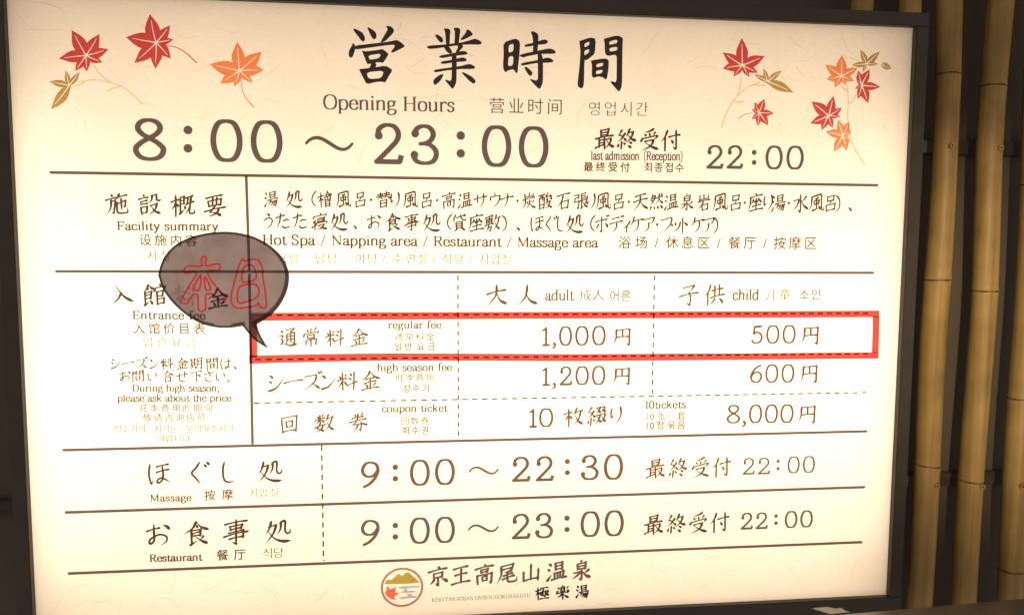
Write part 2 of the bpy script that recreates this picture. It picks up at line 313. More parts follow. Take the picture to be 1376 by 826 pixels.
def plain(ch, thin=(.012, .02), cell=True):
    if ch not in GLYPH: print('MISSING', ch)
    key = ('n', ch, thin)
    if key in CACHE: return CACHE[key]
    polys = []
    for b, off in GLYPH.get(ch, []):
        n = len(b); pts = []
        for i in range(n):
            p, q = b[i], b[(i + 1) % n]
            a, h1, h2, c = p[0] - off, p[2] - off, q[1] - off, q[0] - off
            straight = abs((h1 - a).cross(c - a).z) + abs((h2 - a).cross(c - a).z) < 1e-5
            m = 1 if straight else 3
            for k in range(m):
                t = k / m
                pt = a * (1 - t) ** 3 + 3 * h1 * t * (1 - t) ** 2 + 3 * h2 * t * t * (1 - t) + c * t ** 3
                if not pts or math.hypot(pt.x - pts[-1][0], pt.y - pts[-1][1]) > 1e-4: pts.append((pt.x, pt.y))
        if len(pts) > 2: polys.append(pts)
    if not polys: CACHE[key] = ([], []); return CACHE[key]
    big = max(polys, key=lambda p: abs(area2(p))); sgn = 1 if area2(big) > 0 else -1
    out = []; extra = []
    if thin[0] + thin[1] < 0:      # heavier weight: run a thin band round every outline
        d = -(thin[0] + thin[1]) * 1000
        for p in polys: extra += [[(x / 1000, y / 1000) for x, y in b] for b in ribbon([(x * 1000, y * 1000) for x, y in p + p[:1]], [d] * (len(p) + 1), caps=False) if len(b) == 4]
    for p in polys:
        n = len(p); q = []
        for i in range(n):
            x0, y0 = p[i - 1]; x1, y1 = p[i]; x2, y2 = p[(i + 1) % n]
            d1 = math.hypot(x1 - x0, y1 - y0) or 1; d2 = math.hypot(x2 - x1, y2 - y1) or 1
            n1 = ((y1 - y0) / d1, -(x1 - x0) / d1); n2 = ((y2 - y1) / d2, -(x2 - x1) / d2)
            dt = max(.35, 1 + n1[0] * n2[0] + n1[1] * n2[1])
            ox = (n1[0] + n2[0]) / dt * thin[0]; oy = (n1[1] + n2[1]) / dt * thin[1]
            q.append((x1 - sgn * ox, y1 - sgn * oy))
        out.append(p if extra else q)
    v, f = fill(out, orient=False, extra=extra)
    if v:
        xs = [a[0] for a in v]; ys = [a[1] for a in v]
        cx = (min(xs) + max(xs)) / 2
        cy = .36 if cell else 0
        sc = 1.02
        v = [((x - cx) * sc, (y - cy) * sc) for x, y in v]
    CACHE[key] = (v, f); return CACHE[key]

# ---------------------------------------------------------------- roman letters and figures drawn with a broad pen
RM = {
'a':(45,'s8,37,14,46,24,48,33,43,34,30 l34,32,34,8 s34,10,37,1,45,3 s34,28,18,24,7,16,9,4,20,0,34,12'),
'b':(52,'l11,74,11,0 l3,73,11,73 s11,36,20,47,34,47,44,36,44,12,34,0,20,0,11,10'),
'c':(43,'s38,38,30,47,20,48,8,38,6,24,8,10,20,0,32,1,40,10 d36,38,5'),
'd':(53,'l41,74,41,0 l32,73,41,73 l41,1,49,1 s41,38,31,48,18,47,8,36,6,24,8,10,18,0,31,1,41,12'),
'e':(45,'l7,27,40,27 s40,27,36,42,24,48,10,41,6,24,10,8,24,0,34,2,41,11'),
'f':(31,'s34,69,27,75,17,71,14,58 l14,60,14,0 l4,47,28,47 l5,1,24,1'),
'g':(47,'s22,48,33,43,35,34,32,24,21,20,10,24,8,34,11,44,22,48 s13,22,7,14,12,7,28,5,40,1,42,-10,32,-20,16,-21,6,-14,7,-4,14,4 l34,44,45,47'),
'h':(54,'l11,74,11,0 l4,73,11,73 l4,1,19,1 s11,36,20,46,32,48,40,42,41,30 l41,32,41,0 l34,1,49,1'),
'i':(25,'l12,48,12,0 l5,47,12,47 l4,1,20,1 d12,65,6'),
'k':(52,'l11,74,11,0 l4,73,11,73 l4,1,19,1 l11,22,38,46 l30,47,46,47 l21,30,42,0 l34,1,51,1'),
'l':(25,'l12,74,12,0 l5,73,12,73 l4,1,20,1'),
'm':(80,'l11,48,11,0 l4,47,11,47 l4,1,18,1 s11,36,20,46,30,48,37,42,38,30 l38,32,38,0 l31,1,46,1 s38,36,47,46,58,48,65,42,66,30 l66,32,66,0 l59,1,74,1'),
'n':(54,'l11,48,11,0 l4,47,11,47 l4,1,19,1 s11,36,20,46,32,48,40,42,41,30 l41,32,41,0 l34,1,49,1'),
'o':(48,'o24,48,38,42,42,24,38,6,24,0,10,6,6,24,10,42'),
'p':(52,'l11,48,11,-22 l3,47,11,47 l4,-21,19,-21 s11,36,20,47,34,47,44,36,44,12,34,0,20,0,11,10'),
'r':(38,'l11,48,11,0 l4,47,11,47 l4,1,20,1 s11,34,18,44,26,48,34,45 d33,43,5'),
's':(38,'s32,38,26,47,16,48,8,42,9,33,18,27,30,20,32,10,24,1,14,0,5,9'),
't':(31,'l14,60,14,10 s14,12,16,2,24,0,30,5 l4,47,28,47'),
'u':(54,'l11,48,11,14 l4,47,11,47 s11,16,14,3,26,0,36,4,41,12 l41,48,41,0 l33,47,41,47 l41,1,48,1'),
'y':(47,'l7,47,25,4 l42,47,16,-18 s18,-14,12,-21,5,-18 l1,47,16,47 l33,47,47,47'),
'O':(68,'o34,71,54,62,62,35,54,8,34,-1,14,8,6,35,14,62'),
'H':(71,'l14,70,14,0 l56,70,56,0 l14,37,56,37 l5,69,23,69 l5,1,23,1 l47,69,65,69 l47,1,65,1'),
'R':(64,'l14,70,14,0 l5,69,30,69 s28,69,46,67,50,53,44,40,28,36 l14,36,30,36 l5,1,23,1 l32,36,54,1 l50,1,63,1'),
'F':(56,'l14,70,14,0 l5,69,50,69 l50,69,50,57 l14,37,38,37 l38,44,38,30 l5,1,23,1'),
'S':(52,'s42,56,38,66,26,71,12,66,8,54,16,42,34,32,44,20,38,5,24,-1,12,4,7,16'),
'N':(72,'T14,70,14,0 l10,70,58,2 T58,70,58,0 l4,69,16,69 l6,1,22,1 l50,69,66,69'),
'M':(84,'T14,70,14,0 l14,70,42,4 T42,4,70,70 l70,70,70,0 l4,69,16,69 l6,1,22,1 l68,69,80,69 l60,1,80,1'),
'E':(58,'l14,70,14,0 l5,69,50,69 l50,69,50,57 l14,37,38,37 l38,44,38,30 l5,1,52,1 l52,1,52,13'),
'D':(68,'l14,70,14,0 l5,69,30,69 l5,1,30,1 s28,69,50,64,60,35,50,6,28,1'),
'K':(66,'l14,70,14,0 l5,69,23,69 l5,1,23,1 T14,28,52,70 l44,69,60,69 l26,40,54,0 l46,1,64,1'),
'I':(28,'l14,70,14,0 l5,69,23,69 l5,1,23,1'),'T':(60,'l30,70,30,0 l4,69,56,69 l4,69,4,57 l56,69,56,57 l21,1,39,1'),
'A':(68,'T34,70,10,0 l34,70,58,0 l18,24,50,24 l3,1,19,1 l49,1,66,1'),
'U':(68,'l14,70,14,24 s14,26,18,6,34,-1,50,6,54,26 T54,24,54,70 l5,69,23,69 l46,69,62,69'),
'Y':(62,'l10,70,31,34 T54,70,31,34 l31,34,31,0 l3,69,19,69 l45,69,60,69 l22,1,40,1'),
'G':(68,'s56,56,48,68,34,71,14,62,6,35,14,8,34,-1,48,4,56,12 l56,30,56,8 l44,30,64,30'),
'/':(44,'T8,-8,36,76'),',':(22,'d10,5,6 s14,4,13,-8,5,-14'),'.':(22,'d10,5,6'),'(':(30,'T26,80,14,60,10,30,14,0,26,-18'),')':(30,'T4,80,16,60,20,30,16,0,4,-18'),' ':(28,''),'·':(28,'d14,30,7'),
'0':(48,'o24,71,38,62,42,35,38,8,24,-1,10,8,6,35,10,62'),'1':(34,'l18,70,18,0 l18,69,8,60 l8,1,28,1'),
}
FIG = {   # figures on a 0-100 square, y up; f = explicit-width stroke
'0':'o50,97,74,92,88,72,92,50,88,28,74,8,50,3,26,8,12,28,8,50,12,72,26,92',
'1':'l56,96,56,2 s56,94,44,86,26,82 B30,3,82,3',
'2':'d17,70,9 s14,70,18,86,34,95,52,97,72,92,84,76,78,58,54,38,30,20,10,5 B8,5,88,5 l88,5,94,22',
'3':'d17,78,9 s14,78,24,91,44,97,66,93,78,78,70,62,52,54,34,52 s40,53,66,50,84,38,88,24,76,8,48,3,22,8,10,22 d14,24,9',
'5':'B30,92,78,95 l28,94,22,52 s22,52,42,62,66,58,84,44,84,24,70,8,44,3,20,6,10,16',
'6':'s84,94,56,86,28,64,12,36,20,12,48,3,74,8,90,30,82,50,58,58,32,52,14,34',
'8':'o50,54,72,64,84,78,74,92,50,97,26,92,16,78,28,64,50,54,76,42,92,27,80,9,50,3,20,9,8,27,24,42',
'9':'s16,3,44,14,72,36,88,64,80,88,52,97,26,92,10,70,18,50,42,42,68,48,86,66',
}
def pen_polys(spec, thick, thin, asp=1.0):
    polys = []
    for k, pts in tokens(spec) if spec else []:
        pts = [(x * asp, y) for x, y in pts]
        if k == 'd': polys.append(disc(pts[0], 0, 3)); continue
        if k == 'o': pts = catmull(pts, 5, closed=True); pts.append(pts[0])
        elif k == 's' or (k == 'T' and len(pts) > 2): pts = catmull(pts, 6)
        ws = []
        for i in range(len(pts)):
            a = pts[max(0, i - 1)]; b = pts[min(len(pts) - 1, i + 1)]
            if k == 'o' and i in (0, len(pts) - 1): a, b = pts[-2], pts[1]
            d = math.hypot(b[0] - a[0], b[1] - a[1]) or 1
            s = abs(b[1] - a[1]) / d
            ws.append(thin * 1.1 if k == 'T' else thin * 1.45 if k == 'B' else thin + (thick - thin) * s ** .8)
        polys += ribbon(pts, ws, caps=(k not in 'lT'))
    return polys
def roman(ch, thick=10.5, thin=4.2):
    key = ('r', ch, thick, thin)
    if key not in CACHE:
        adv, spec = RM[ch]; polys = []
        for t in spec.split():
            if t[0] == 'd':
                x, y, r = [float(a) for a in t[1:].split(',')]; polys.append(disc((x, y), r, 10))
            else: polys += pen_polys(t, thick, thin)
        CACHE[key] = fill(polys)
    return CACHE[key]
def figure(ch, asp, thick, thin):
    key = ('f', ch, round(asp, 2), thick)
    if key not in CACHE:
        polys = []
        for t in FIG[ch].split():
            if t[0] == 'd':
                x, y, r = [float(a) for a in t[1:].split(',')]; polys.append(disc((x * asp, y), thick * .72, 12))
            else: polys += pen_polys(t, thick, thin, asp)
        v, f = fill(polys)
        CACHE[key] = ([(x / asp / 100, y / 100) for x, y in v], f)
    return CACHE[key]

# ---------------------------------------------------------------- materials
INK = film('black_ink', (.040, .036, .042))
BRN = film('brown_ink', (.130, .105, .110))
TAB = film('brown_ink_table_glare', (.150, .080, .055))  # same brown ink, lightened and warmed to imitate glare over the bright middle
BRM = film('brown_ink_hours_glare', (.155, .098, .080))  # same ink again, its colour raised to stand in for veiling glare
BR2 = film('brown_ink_medium', (.085, .052, .048))
SML = film('brown_ink_small_glare', (.105, .058, .040))  # small print, turned more orange in colour to imitate glare
PAL = film('small_ink_bloom', (.095, .055, .038))  # small print tone, overexposure bloom put into the ink colour
LIT = film('small_ink_bloom_light', (.13, .085, .050))  # palest small print, washed out in colour to imitate overexposure bloom
RED = film('maple_red', (.62, .088, .10)); REL = film('maple_red_bright', (.62, .09, .10))
ORG = film('maple_orange', (.88, .31, .14)); OCH = film('maple_ochre', (.50, .34, .12)); TWG = film('twig_tan', (.86, .70, .56))
FIB = film('paper_fibre', (.86, .79, .74))
TAPE = film('red_tape_film', (.50, .078, .076), (.06, .35, (.7, .05, .04)))
LOGR = film('emblem_rose', (.46, .20, .24)); LOGY = film('emblem_mustard', (.46, .38, .09)); LOGG = film('emblem_grey', (.48, .50, .62)); LOGO = film('emblem_orange', (.80, .19, .14))

def b_panel(nt, out):
    tc = N(nt, 'ShaderNodeTexCoord')
    n1 = N(nt, 'ShaderNodeTexNoise', Scale=7.0, Detail=6.0, Roughness=.6); nt.links.new(tc.outputs['Object'], n1.inputs['Vector'])
    n2 = N(nt, 'ShaderNodeTexNoise', Scale=90.0, Detail=4.0, Roughness=.6)
    mp = N(nt, 'ShaderNodeMapping'); mp.inputs['Scale'].default_value = (1, 1, 2.2)
    nt.links.new(tc.outputs['Object'], mp.inputs[0]); nt.links.new(mp.outputs[0], n2.inputs['Vector'])
    add = N(nt, 'ShaderNodeMath', _operation='MULTIPLY'); nt.links.new(n1.outputs[0], add.inputs[0]); nt.links.new(n2.outputs[0], add.inputs[1])
    r = N(nt, 'ShaderNodeValToRGB'); nt.links.new(add.outputs[0], r.inputs[0])
    r.color_ramp.elements[0].position = .12; r.color_ramp.elements[0].color = (.84, .70, .545, 1)
    r.color_ramp.elements[1].position = .42; r.color_ramp.elements[1].color = (.90, .765, .61, 1)
    t = N(nt, 'ShaderNodeBsdfTranslucent'); nt.links.new(r.outputs[0], t.inputs[0])
    g = N(nt, 'ShaderNodeBsdfPrincipled', Roughness=.45); nt.links.new(r.outputs[0], g.inputs['Base Color'])
    mx = N(nt, 'ShaderNodeMixShader', Fac=.12); nt.links.new(t.outputs[0], mx.inputs[1]); nt.links.new(g.outputs[0], mx.inputs[2])
    nt.links.new(mx.outputs[0], out.inputs[0])
M_PANEL = new_mat('washi_panel', b_panel)
def b_princ(col, rough, noise=None, metal=0, bump=0.0, spec=.5):
    def b(nt, out):
        p = N(nt, 'ShaderNodeBsdfPrincipled', Roughness=rough, Metallic=metal); p.inputs['Base Color'].default_value = (*col, 1)
        p.inputs['Specular IOR Level'].default_value = spec
        if noise:
            tc = N(nt, 'ShaderNodeTexCoord'); n = N(nt, 'ShaderNodeTexNoise', Scale=noise[0], Detail=6.0)
            mp = N(nt, 'ShaderNodeMapping'); mp.inputs['Scale'].default_value = noise[2] if len(noise) > 2 else (1, 1, 1)
            nt.links.new(tc.outputs['Object'], mp.inputs[0]); nt.links.new(mp.outputs[0], n.inputs['Vector'])
            r = N(nt, 'ShaderNodeValToRGB'); nt.links.new(n.outputs[0], r.inputs[0])
            a = noise[1]
            r.color_ramp.elements[0].position = .3; r.color_ramp.elements[0].color = (*[c * (1 - a) for c in col], 1)
            r.color_ramp.elements[1].position = .7; r.color_ramp.elements[1].color = (*[c * (1 + a) for c in col], 1)
            nt.links.new(r.outputs[0], p.inputs['Base Color'])
            if bump:
                bp = N(nt, 'ShaderNodeBump', Strength=bump, Distance=.002); nt.links.new(n.outputs[0], bp.inputs['Height']); nt.links.new(bp.outputs[0], p.inputs['Normal'])
        nt.links.new(p.outputs[0], out.inputs[0])
    return b
M_FRAME = new_mat('black_frame_paint', b_princ((.044, .037, .030), .5, (30, .12), bump=.05))
M_BOX = new_mat('light_box_lining', b_princ((.8, .8, .8), .8))
M_WALL = new_mat('dark_wall_board', b_princ((.085, .070, .058), .75, (5, .15, (3, 3, .5)), bump=.1))
M_LIT_END = new_mat('batten_lit_end_tone', b_princ((.15, .13, .115), .7, (40, .15)))  # lighter batten tone, with the light on its end put into the colour
M_BATTEN = new_mat('batten_paint', b_princ((.045, .037, .031), .8, (25, .2, (.3, 1, 3))))
M_BRASS = new_mat('brass_screw', b_princ((.62, .44, .20), .32, metal=.9)); M_HOLE = new_mat('screw_recess', b_princ((.02, .015, .01), .8))
M_STEEL = new_mat('dark_brushed_metal', b_princ((.24, .21, .18), .36, (60, .2, (.05, 1, 1)), metal=.7))
M_CLIP = new_mat('bright_clip_metal', b_princ((.16, .15, .13), .35, metal=.9))
def b_bamboo(nt, out):
    tc = N(nt, 'ShaderNodeTexCoord'); oi = N(nt, 'ShaderNodeObjectInfo')
    mp = N(nt, 'ShaderNodeMapping'); mp.inputs['Scale'].default_value = (60, 60, 1.2)
    nt.links.new(tc.outputs['Object'], mp.inputs[0]); nt.links.new(oi.outputs['Random'], mp.inputs['Location'])
    n = N(nt, 'ShaderNodeTexNoise', Scale=1.4, Detail=6.0, Roughness=.65); nt.links.new(mp.outputs[0], n.inputs['Vector'])
    n2 = N(nt, 'ShaderNodeTexNoise', Scale=9.0, Detail=4.0); nt.links.new(tc.outputs['Object'], n2.inputs['Vector'])
    r = N(nt, 'ShaderNodeValToRGB'); nt.links.new(n.outputs[0], r.inputs[0])
    r.color_ramp.elements[0].position = .3; r.color_ramp.elements[0].color = (.30, .18, .055, 1)
    r.color_ramp.elements[1].position = .72; r.color_ramp.elements[1].color = (.47, .315, .11, 1)
    r2 = N(nt, 'ShaderNodeValToRGB'); nt.links.new(n2.outputs[0], r2.inputs[0])
    r2.color_ramp.elements[0].position = .3; r2.color_ramp.elements[0].color = (.62, .62, .55, 1)
    r2.color_ramp.elements[1].position = .62; r2.color_ramp.elements[1].color = (1, 1, 1, 1)
    m = N(nt, 'ShaderNodeMixRGB', Fac=1.0, _blend_type='MULTIPLY'); nt.links.new(r.outputs[0], m.inputs[1]); nt.links.new(r2.outputs[0], m.inputs[2])
    p = N(nt, 'ShaderNodeBsdfPrincipled', Roughness=.5); nt.links.new(m.outputs[0], p.inputs['Base Color'])
    bp = N(nt, 'ShaderNodeBump', Strength=.15, Distance=.001); nt.links.new(n.outputs[0], bp.inputs['Height']); nt.links.new(bp.outputs[0], p.inputs['Normal'])
    nt.links.new(p.outputs[0], out.inputs[0])
M_BAMBOO = new_mat('bamboo_skin', b_bamboo)
M_NODE = new_mat('bamboo_node', b_princ((.10, .05, .022), .7, (120, .4)))

# ---------------------------------------------------------------- setting
bbox_obj('wall', (-2.2, .185, -1.6), (2.6, .22, 1.6), M_WALL, kind='structure')
bt = 0
for pa, lab in (((1239, 195.5), 'upper dark horizontal batten behind the bamboo poles'), ((1216, 649), 'lower dark horizontal batten behind the bamboo poles')):
    q = P3(pa[0], pa[1], .155)
    o = bbox_obj('wall_batten', (-2.0, .172, q.z - .0145), (2.4, .186, q.z + .0145), M_BATTEN, bev=.001)
    o['label'] = lab; o['category'] = 'batten'; o['group'] = 'battens across the dark wall'
    bbox_obj('batten_lit_end', (q.x, .166, q.z - .0125), (q.x + .034, .1715, q.z + .0125), M_LIT_END, o, bev=.0006)  # added paler stub that stands in for the lit end of the batten

# ---------------------------------------------------------------- bamboo poles
def bamboo(pts, nodes, screws, label, Y=.126):
    # pts: (px, py, width px) down the pole; nodes and screws by photograph height
    ctr = [(P3(x, y, Y), w_ / 1000 * (1.34 + Y)) for x, y, w_ in pts]
    ctr.sort(key=lambda c: c[0].z)
    z0, z1 = ctr[0][0].z, ctr[-1][0].z
    base = thing('bamboo_pole', label, 'bamboo pole', (ctr[0][0].x, Y, z0), 'bamboo poles along the wall')
    def at(z):
        tab = [(c.z, c.x, r) for c, r in ctr]
        for a, b in zip(tab, tab[1:]):
            if z <= b[0]: t = max(0, (z - a[0]) / (b[0] - a[0])); return a[1] + (b[1] - a[1]) * t, (a[2] + (b[2] - a[2]) * t) / 2
        return tab[-1][1], tab[-1][2] / 2
    nz = [P3(x, y, Y).z for x, y in nodes]
    V = []; F = []; n = 28; zs = [z0 + (z1 - z0) * i / 90 for i in range(91)]
    for q in nz: zs += [q - .004, q - .0015, q + .001, q + .0035, q + .008]
    zs.sort()
    for z in zs:
        x, r = at(z)
        x += .0016 * math.sin(z * 9 + nodes[0][0])
        d = min(abs(z - q) for q in nz)
        below = min(z - q for q in nz if z >= q) if any(z >= q for q in nz) else 9
        rr = r * (1 + .05 * math.exp(-(d / .006) ** 2) - .07 * math.exp(-(d / .0016) ** 2) - .012 * math.exp(-((below - .02) / .02) ** 2))
        for k in range(n):
            a = 2 * math.pi * k / n
            V.append((x + rr * math.cos(a) - base.location.x, rr * math.sin(a), z - z0))
    for i in range(len(zs) - 1):
        for k in range(n): F.append((i * n + k, i * n + (k + 1) % n, (i + 1) * n + (k + 1) % n, (i + 1) * n + k))
    mesh_obj('culm', V, F, M_BAMBOO, base, smooth=True)
    for j, q in enumerate(nz):      # dark scar line round each joint, slightly tilted
        x, r = at(q); x += .0016 * math.sin(q * 9 + nodes[0][0]); V = []; F = []; tilt = random.uniform(-.10, .10)
        for k in range(n):
            a = 2 * math.pi * k / n; w_ = .0012 * (1 + .6 * math.sin(5 * a + q * 50))
            for dz, rr in ((-w_ - .0006, 1.0), (-w_ * .3, 1.052), (w_ * .4, 1.048), (w_ + .0006, 1.0)):
                V.append((x + r * rr * math.cos(a) - base.location.x, r * rr * math.sin(a), q - z0 + dz + tilt * r * math.cos(a)))
        for k in range(n):
            for m in range(3): F.append((k * 4 + m, ((k + 1) % n) * 4 + m, ((k + 1) % n) * 4 + m + 1, k * 4 + m + 1))
        mesh_obj('node', V, F, M_NODE, base, smooth=True)
    for sx, sy in screws:
        q = P3(sx, sy, Y - .022); cx, r = at(q.z); dx = q.x - cx
        y = -math.sqrt(max(1e-6, r * r - dx * dx)) - .002
        bm = bmesh.new()
        bmesh.ops.create_cone(bm, cap_ends=True, segments=20, radius1=.0066, radius2=.0048, depth=.004, matrix=Matrix.Translation((dx + cx - base.location.x, y, q.z - z0)) @ Matrix.Rotation(math.radians(90), 4, 'X'))
        me = bpy.data.meshes.new('screw'); bm.to_mesh(me); me.materials.append(M_BRASS); bm.free()
        o = bpy.data.objects.new('screw', me); COL.objects.link(o); o.parent = base
        bm = bmesh.new()
        bmesh.ops.create_cone(bm, cap_ends=True, segments=6, radius1=.0022, radius2=.0022, depth=.002, matrix=Matrix.Translation((dx + cx - base.location.x, y - .0018, q.z - z0)) @ Matrix.Rotation(math.radians(90), 4, 'X'))
        me = bpy.data.meshes.new('screw_recess'); bm.to_mesh(me); me.materials.append(M_HOLE); bm.free()
        o2 = bpy.data.objects.new('screw_recess', me); COL.objects.link(o2); o2.parent = o
bamboo([(1279, -250, 33), (1276.5, 0, 33), (1275, 101, 31), (1269.5, 200, 31), (1259.5, 375, 34), (1255, 440, 34), (1245.5, 620, 33), (1236, 800, 33), (1228, 960, 32)],
       [(1275, -170), (1275, 101), (1259, 376), (1245, 624), (1233, 880)], [(1278, 196), (1258, 652)], 'bamboo pole nearest the right edge of the lit sign, screwed twice')
bamboo([(1352, -250, 33), (1344, 0, 33), (1335, 115, 33), (1330, 200, 33), (1322, 400, 33), (1304.5, 650, 33), (1294.5, 800, 32), (1286, 960, 32)],
       [(1340, -160), (1335, 117), (1322, 391), (1304, 645), (1290, 900)], [(1343, 199), (1319, 653)], 'middle one of the three bamboo poles right of the sign')
bamboo([(1405, -250, 33), (1399, 0, 33), (1391, 200, 33), (1380.5, 400, 33), (1366, 620, 33), (1356.5, 800, 33), (1348, 960, 32)],
       [(1396, -120), (1392, 250), (1372, 535), (1358, 764)], [(1399, 203), (1372.5, 652)], 'bamboo pole cut off by the right edge of the photo')
for k, (x, ny) in enumerate(((1224, -60), (1158, -120))):
    lab = ('bamboo pole behind the top right corner of the sign', 'bamboo pole behind the sign, second from its right corner', 'bamboo pole behind the sign, third from its right corner')[k]
    bamboo([(x + 8, -250, 29), (x, 0, 28), (x - 8, 200, 28), (x - 30, 800, 28)], [(x, ny), (x - 6, 330), (x - 20, 600)], [], lab, Y=.128)

# ---------------------------------------------------------------- light box sign
U0, U1, V0, V1 = -.8115, .7285, -.5572, .5053
sign = thing('light_box_sign', 'large lit white sign of opening hours and prices in a black frame', 'lit sign', (0, 0, V0))
SZ = -V0        # children are placed relative to the sign's base
def sgn_obj(o): o.parent = sign; o.location.z += SZ; return o
def flat(name, v2, f, mat, y, parent=sign, label=None, kind=None):
    o = mesh_obj(name, [(x, y, z) for x, z in v2], f, mat, None, label=label, kind=kind)
    # face the viewer
    o.data.flip_normals() if o.data.polygons and o.data.polygons[0].normal.y > 0 else None
    if parent is sign: sgn_obj(o)
    else: o.parent = parent
    return o
nx_, nz_ = 24, 16
pv = [(U0 - .004 + (U1 - U0 + .008) * i / nx_, V0 - .004 + (V1 - V0 + .008) * j / nz_) for j in range(nz_ + 1) for i in range(nx_ + 1)]
pf = [(j * (nx_ + 1) + i, j * (nx_ + 1) + i + 1, (j + 1) * (nx_ + 1) + i + 1, (j + 1) * (nx_ + 1) + i) for j in range(nz_) for i in range(nx_)]
flat('panel', pv, pf, M_PANEL, 0)
FW = .024; yf, yb = -.012, .10
for a, b in (((U0 - FW, yf, V1), (U1 + FW, .012, V1 + FW)), ((U0 - FW, yf, V0 - FW), (U1 + FW, .012, V0)),
             ((U0 - FW, yf, V0 + .0005), (U0, .012, V1 - .0005)), ((U1, yf, V0 + .0005), (U1 + FW, .012, V1 - .0005))):
    sgn_obj(bbox_obj('frame_rail', a, b, M_FRAME, bev=.0012))
e = .004
for a, b in (((U0 - FW + e, .0125, V1 + .004), (U1 + FW - e, yb, V1 + FW - e)), ((U0 - FW + e, .0125, V0 - FW + e), (U1 + FW - e, yb, V0 - .004)),
             ((U0 - FW + e, .0125, V0 - .0035), (U0 - .004, yb, V1 + .0035)), ((U1 + .004, .0125, V0 - .0035), (U1 + FW - e, yb, V1 + .0035))):
    sgn_obj(bbox_obj('side_wall', a, b, M_BOX))
sgn_obj(bbox_obj('back_panel', (U0 - FW + e, yb + .0005, V0 - FW + e), (U1 + FW - e, yb + .006, V1 + FW - e), M_BOX))

# paper fibres in the sheet
fp = []; ff = []
rf = random.Random(3)
for i in range(270):
    cx = rf.uniform(U0 + .02, U1 - .02)
    cz = rf.choice([rf.uniform(V0 + .01, V1 - .01), rf.uniform(.2, V1 - .01), rf.uniform(V0 + .01, -.42)])
    a = rf.uniform(-.9, .9) + (math.pi if rf.random() < .5 else 0); L = rf.uniform(.015, .06); pts = [(cx, cz)]
    curl = rf.uniform(-.28, .28)
    for k in range(5):
        a += curl + rf.uniform(-.25, .25); x, z = pts[-1]; pts.append((x + L / 5 * math.cos(a), z + L / 5 * math.sin(a)))
    if any(not (U0 + .002 < x < U1 - .002 and V0 + .002 < z < V1 - .002) for x, z in pts): continue
    w_ = rf.uniform(.0005, .0015)
    sm = catmull(pts, 4)
    v, f = fill(ribbon([(x * 1000, z * 1000) for x, z in sm], [1000 * w_ * (.5 + .5 * math.sin(math.pi * (k + .5) / len(sm))) for k in range(len(sm))], caps=False))
    b = len(fp); fp += v; ff += [tuple(b + i for i in t) for t in f]
v, f = fp, ff; flat('paper_fibres', [(x / 1000, z / 1000) for x, z in v], f, FIB, -.0002, kind='stuff')

YP = -.0005
def put(name, glyphs, mat, y=YP):
    V = []; F = []
    for (v, f), fn in glyphs:
        b = len(V); V += [fn(*q) for q in v]; F += [tuple(b + i for i in t) for t in f]
    if F: return flat(name, V, F, mat, y)
def scale_at(x, y): 
    a = P(x - 5, y); b = P(x + 5, y); return (b[0] - a[0]) / 10
BIG = {'処': 1.2, 'た': 1.1, '風': 1.08, '食': 1.1, '座': 1.08, '入': 1.05, 'り': 1.1, '水': 1.1, '天': 1.1, '石': 1.05, '寝': 1.05}
def chars(text, xs, y0, y1, size, mat, wt=None, rise=0.0, lean=0.0, wide=1.0, thin=(.012, .02)):
    """characters centred at photograph x positions xs (or spread from xs[0] to xs[1]); brush-written when wt is given"""
    text = [c for c in text]
    if len(xs) == 2 and len(text) > 2: xs = [xs[0] + (xs[1] - xs[0]) * i / (len(text) - 1) for i in range(len(text))]
    g = []
    for i, (c, x) in enumerate(zip(text, xs)):
        if c == ' ': continue
        t = (x - xs[0]) / (xs[-1] - xs[0] + 1e-6); y = y0 + (y1 - y0) * t
        cu, cv = P(x, y); s = size * scale_at(x, y) * (BIG.get(c, 1) if wt and size < 24 else 1)
        gl = brush(c, wt) if (wt and (c in BR or c in '・。')) else plain(c, thin)
        rs, le = rise, lean
        g.append((gl, (lambda a, b, cu=cu, cv=cv, s=s, rs=rs, le=le: (cu + (a * wide + b * le) * s, cv + (b + a * rs) * s))))
    return put('lettering', g, mat)
def words(text, x0, x1, yb0, yb1, cap, mat, xs=None, thick=10.5, thin=4.2):
    if cap < 6: thick, thin = 9, 5
    elif cap < 12: thick *= 1.2; thin *= 1.65
    elif cap < 15: thick *= 1.12; thin *= 1.4
    a = P(x0, yb0); b = P(x1, yb1); k = cap * scale_at((x0 + x1) / 2, yb0) / 70
    nat = sum(RM[c][0] for c in text) * k; W = b[0] - a[0]
    if xs is None: xs = min(1.12, W / nat)
    extra = (W - nat * xs) / max(1, len(text) - 1)
    g = []; x = a[0]
    for c in text:
        z = a[1] + (b[1] - a[1]) * (x - a[0]) / W
        if c != ' ': g.append((roman(c, thick, thin), (lambda p, q, x=x, z=z: (x + p * k * xs, z + q * k))))
        x += RM[c][0] * k * xs + extra
    return put('lettering', g, mat)
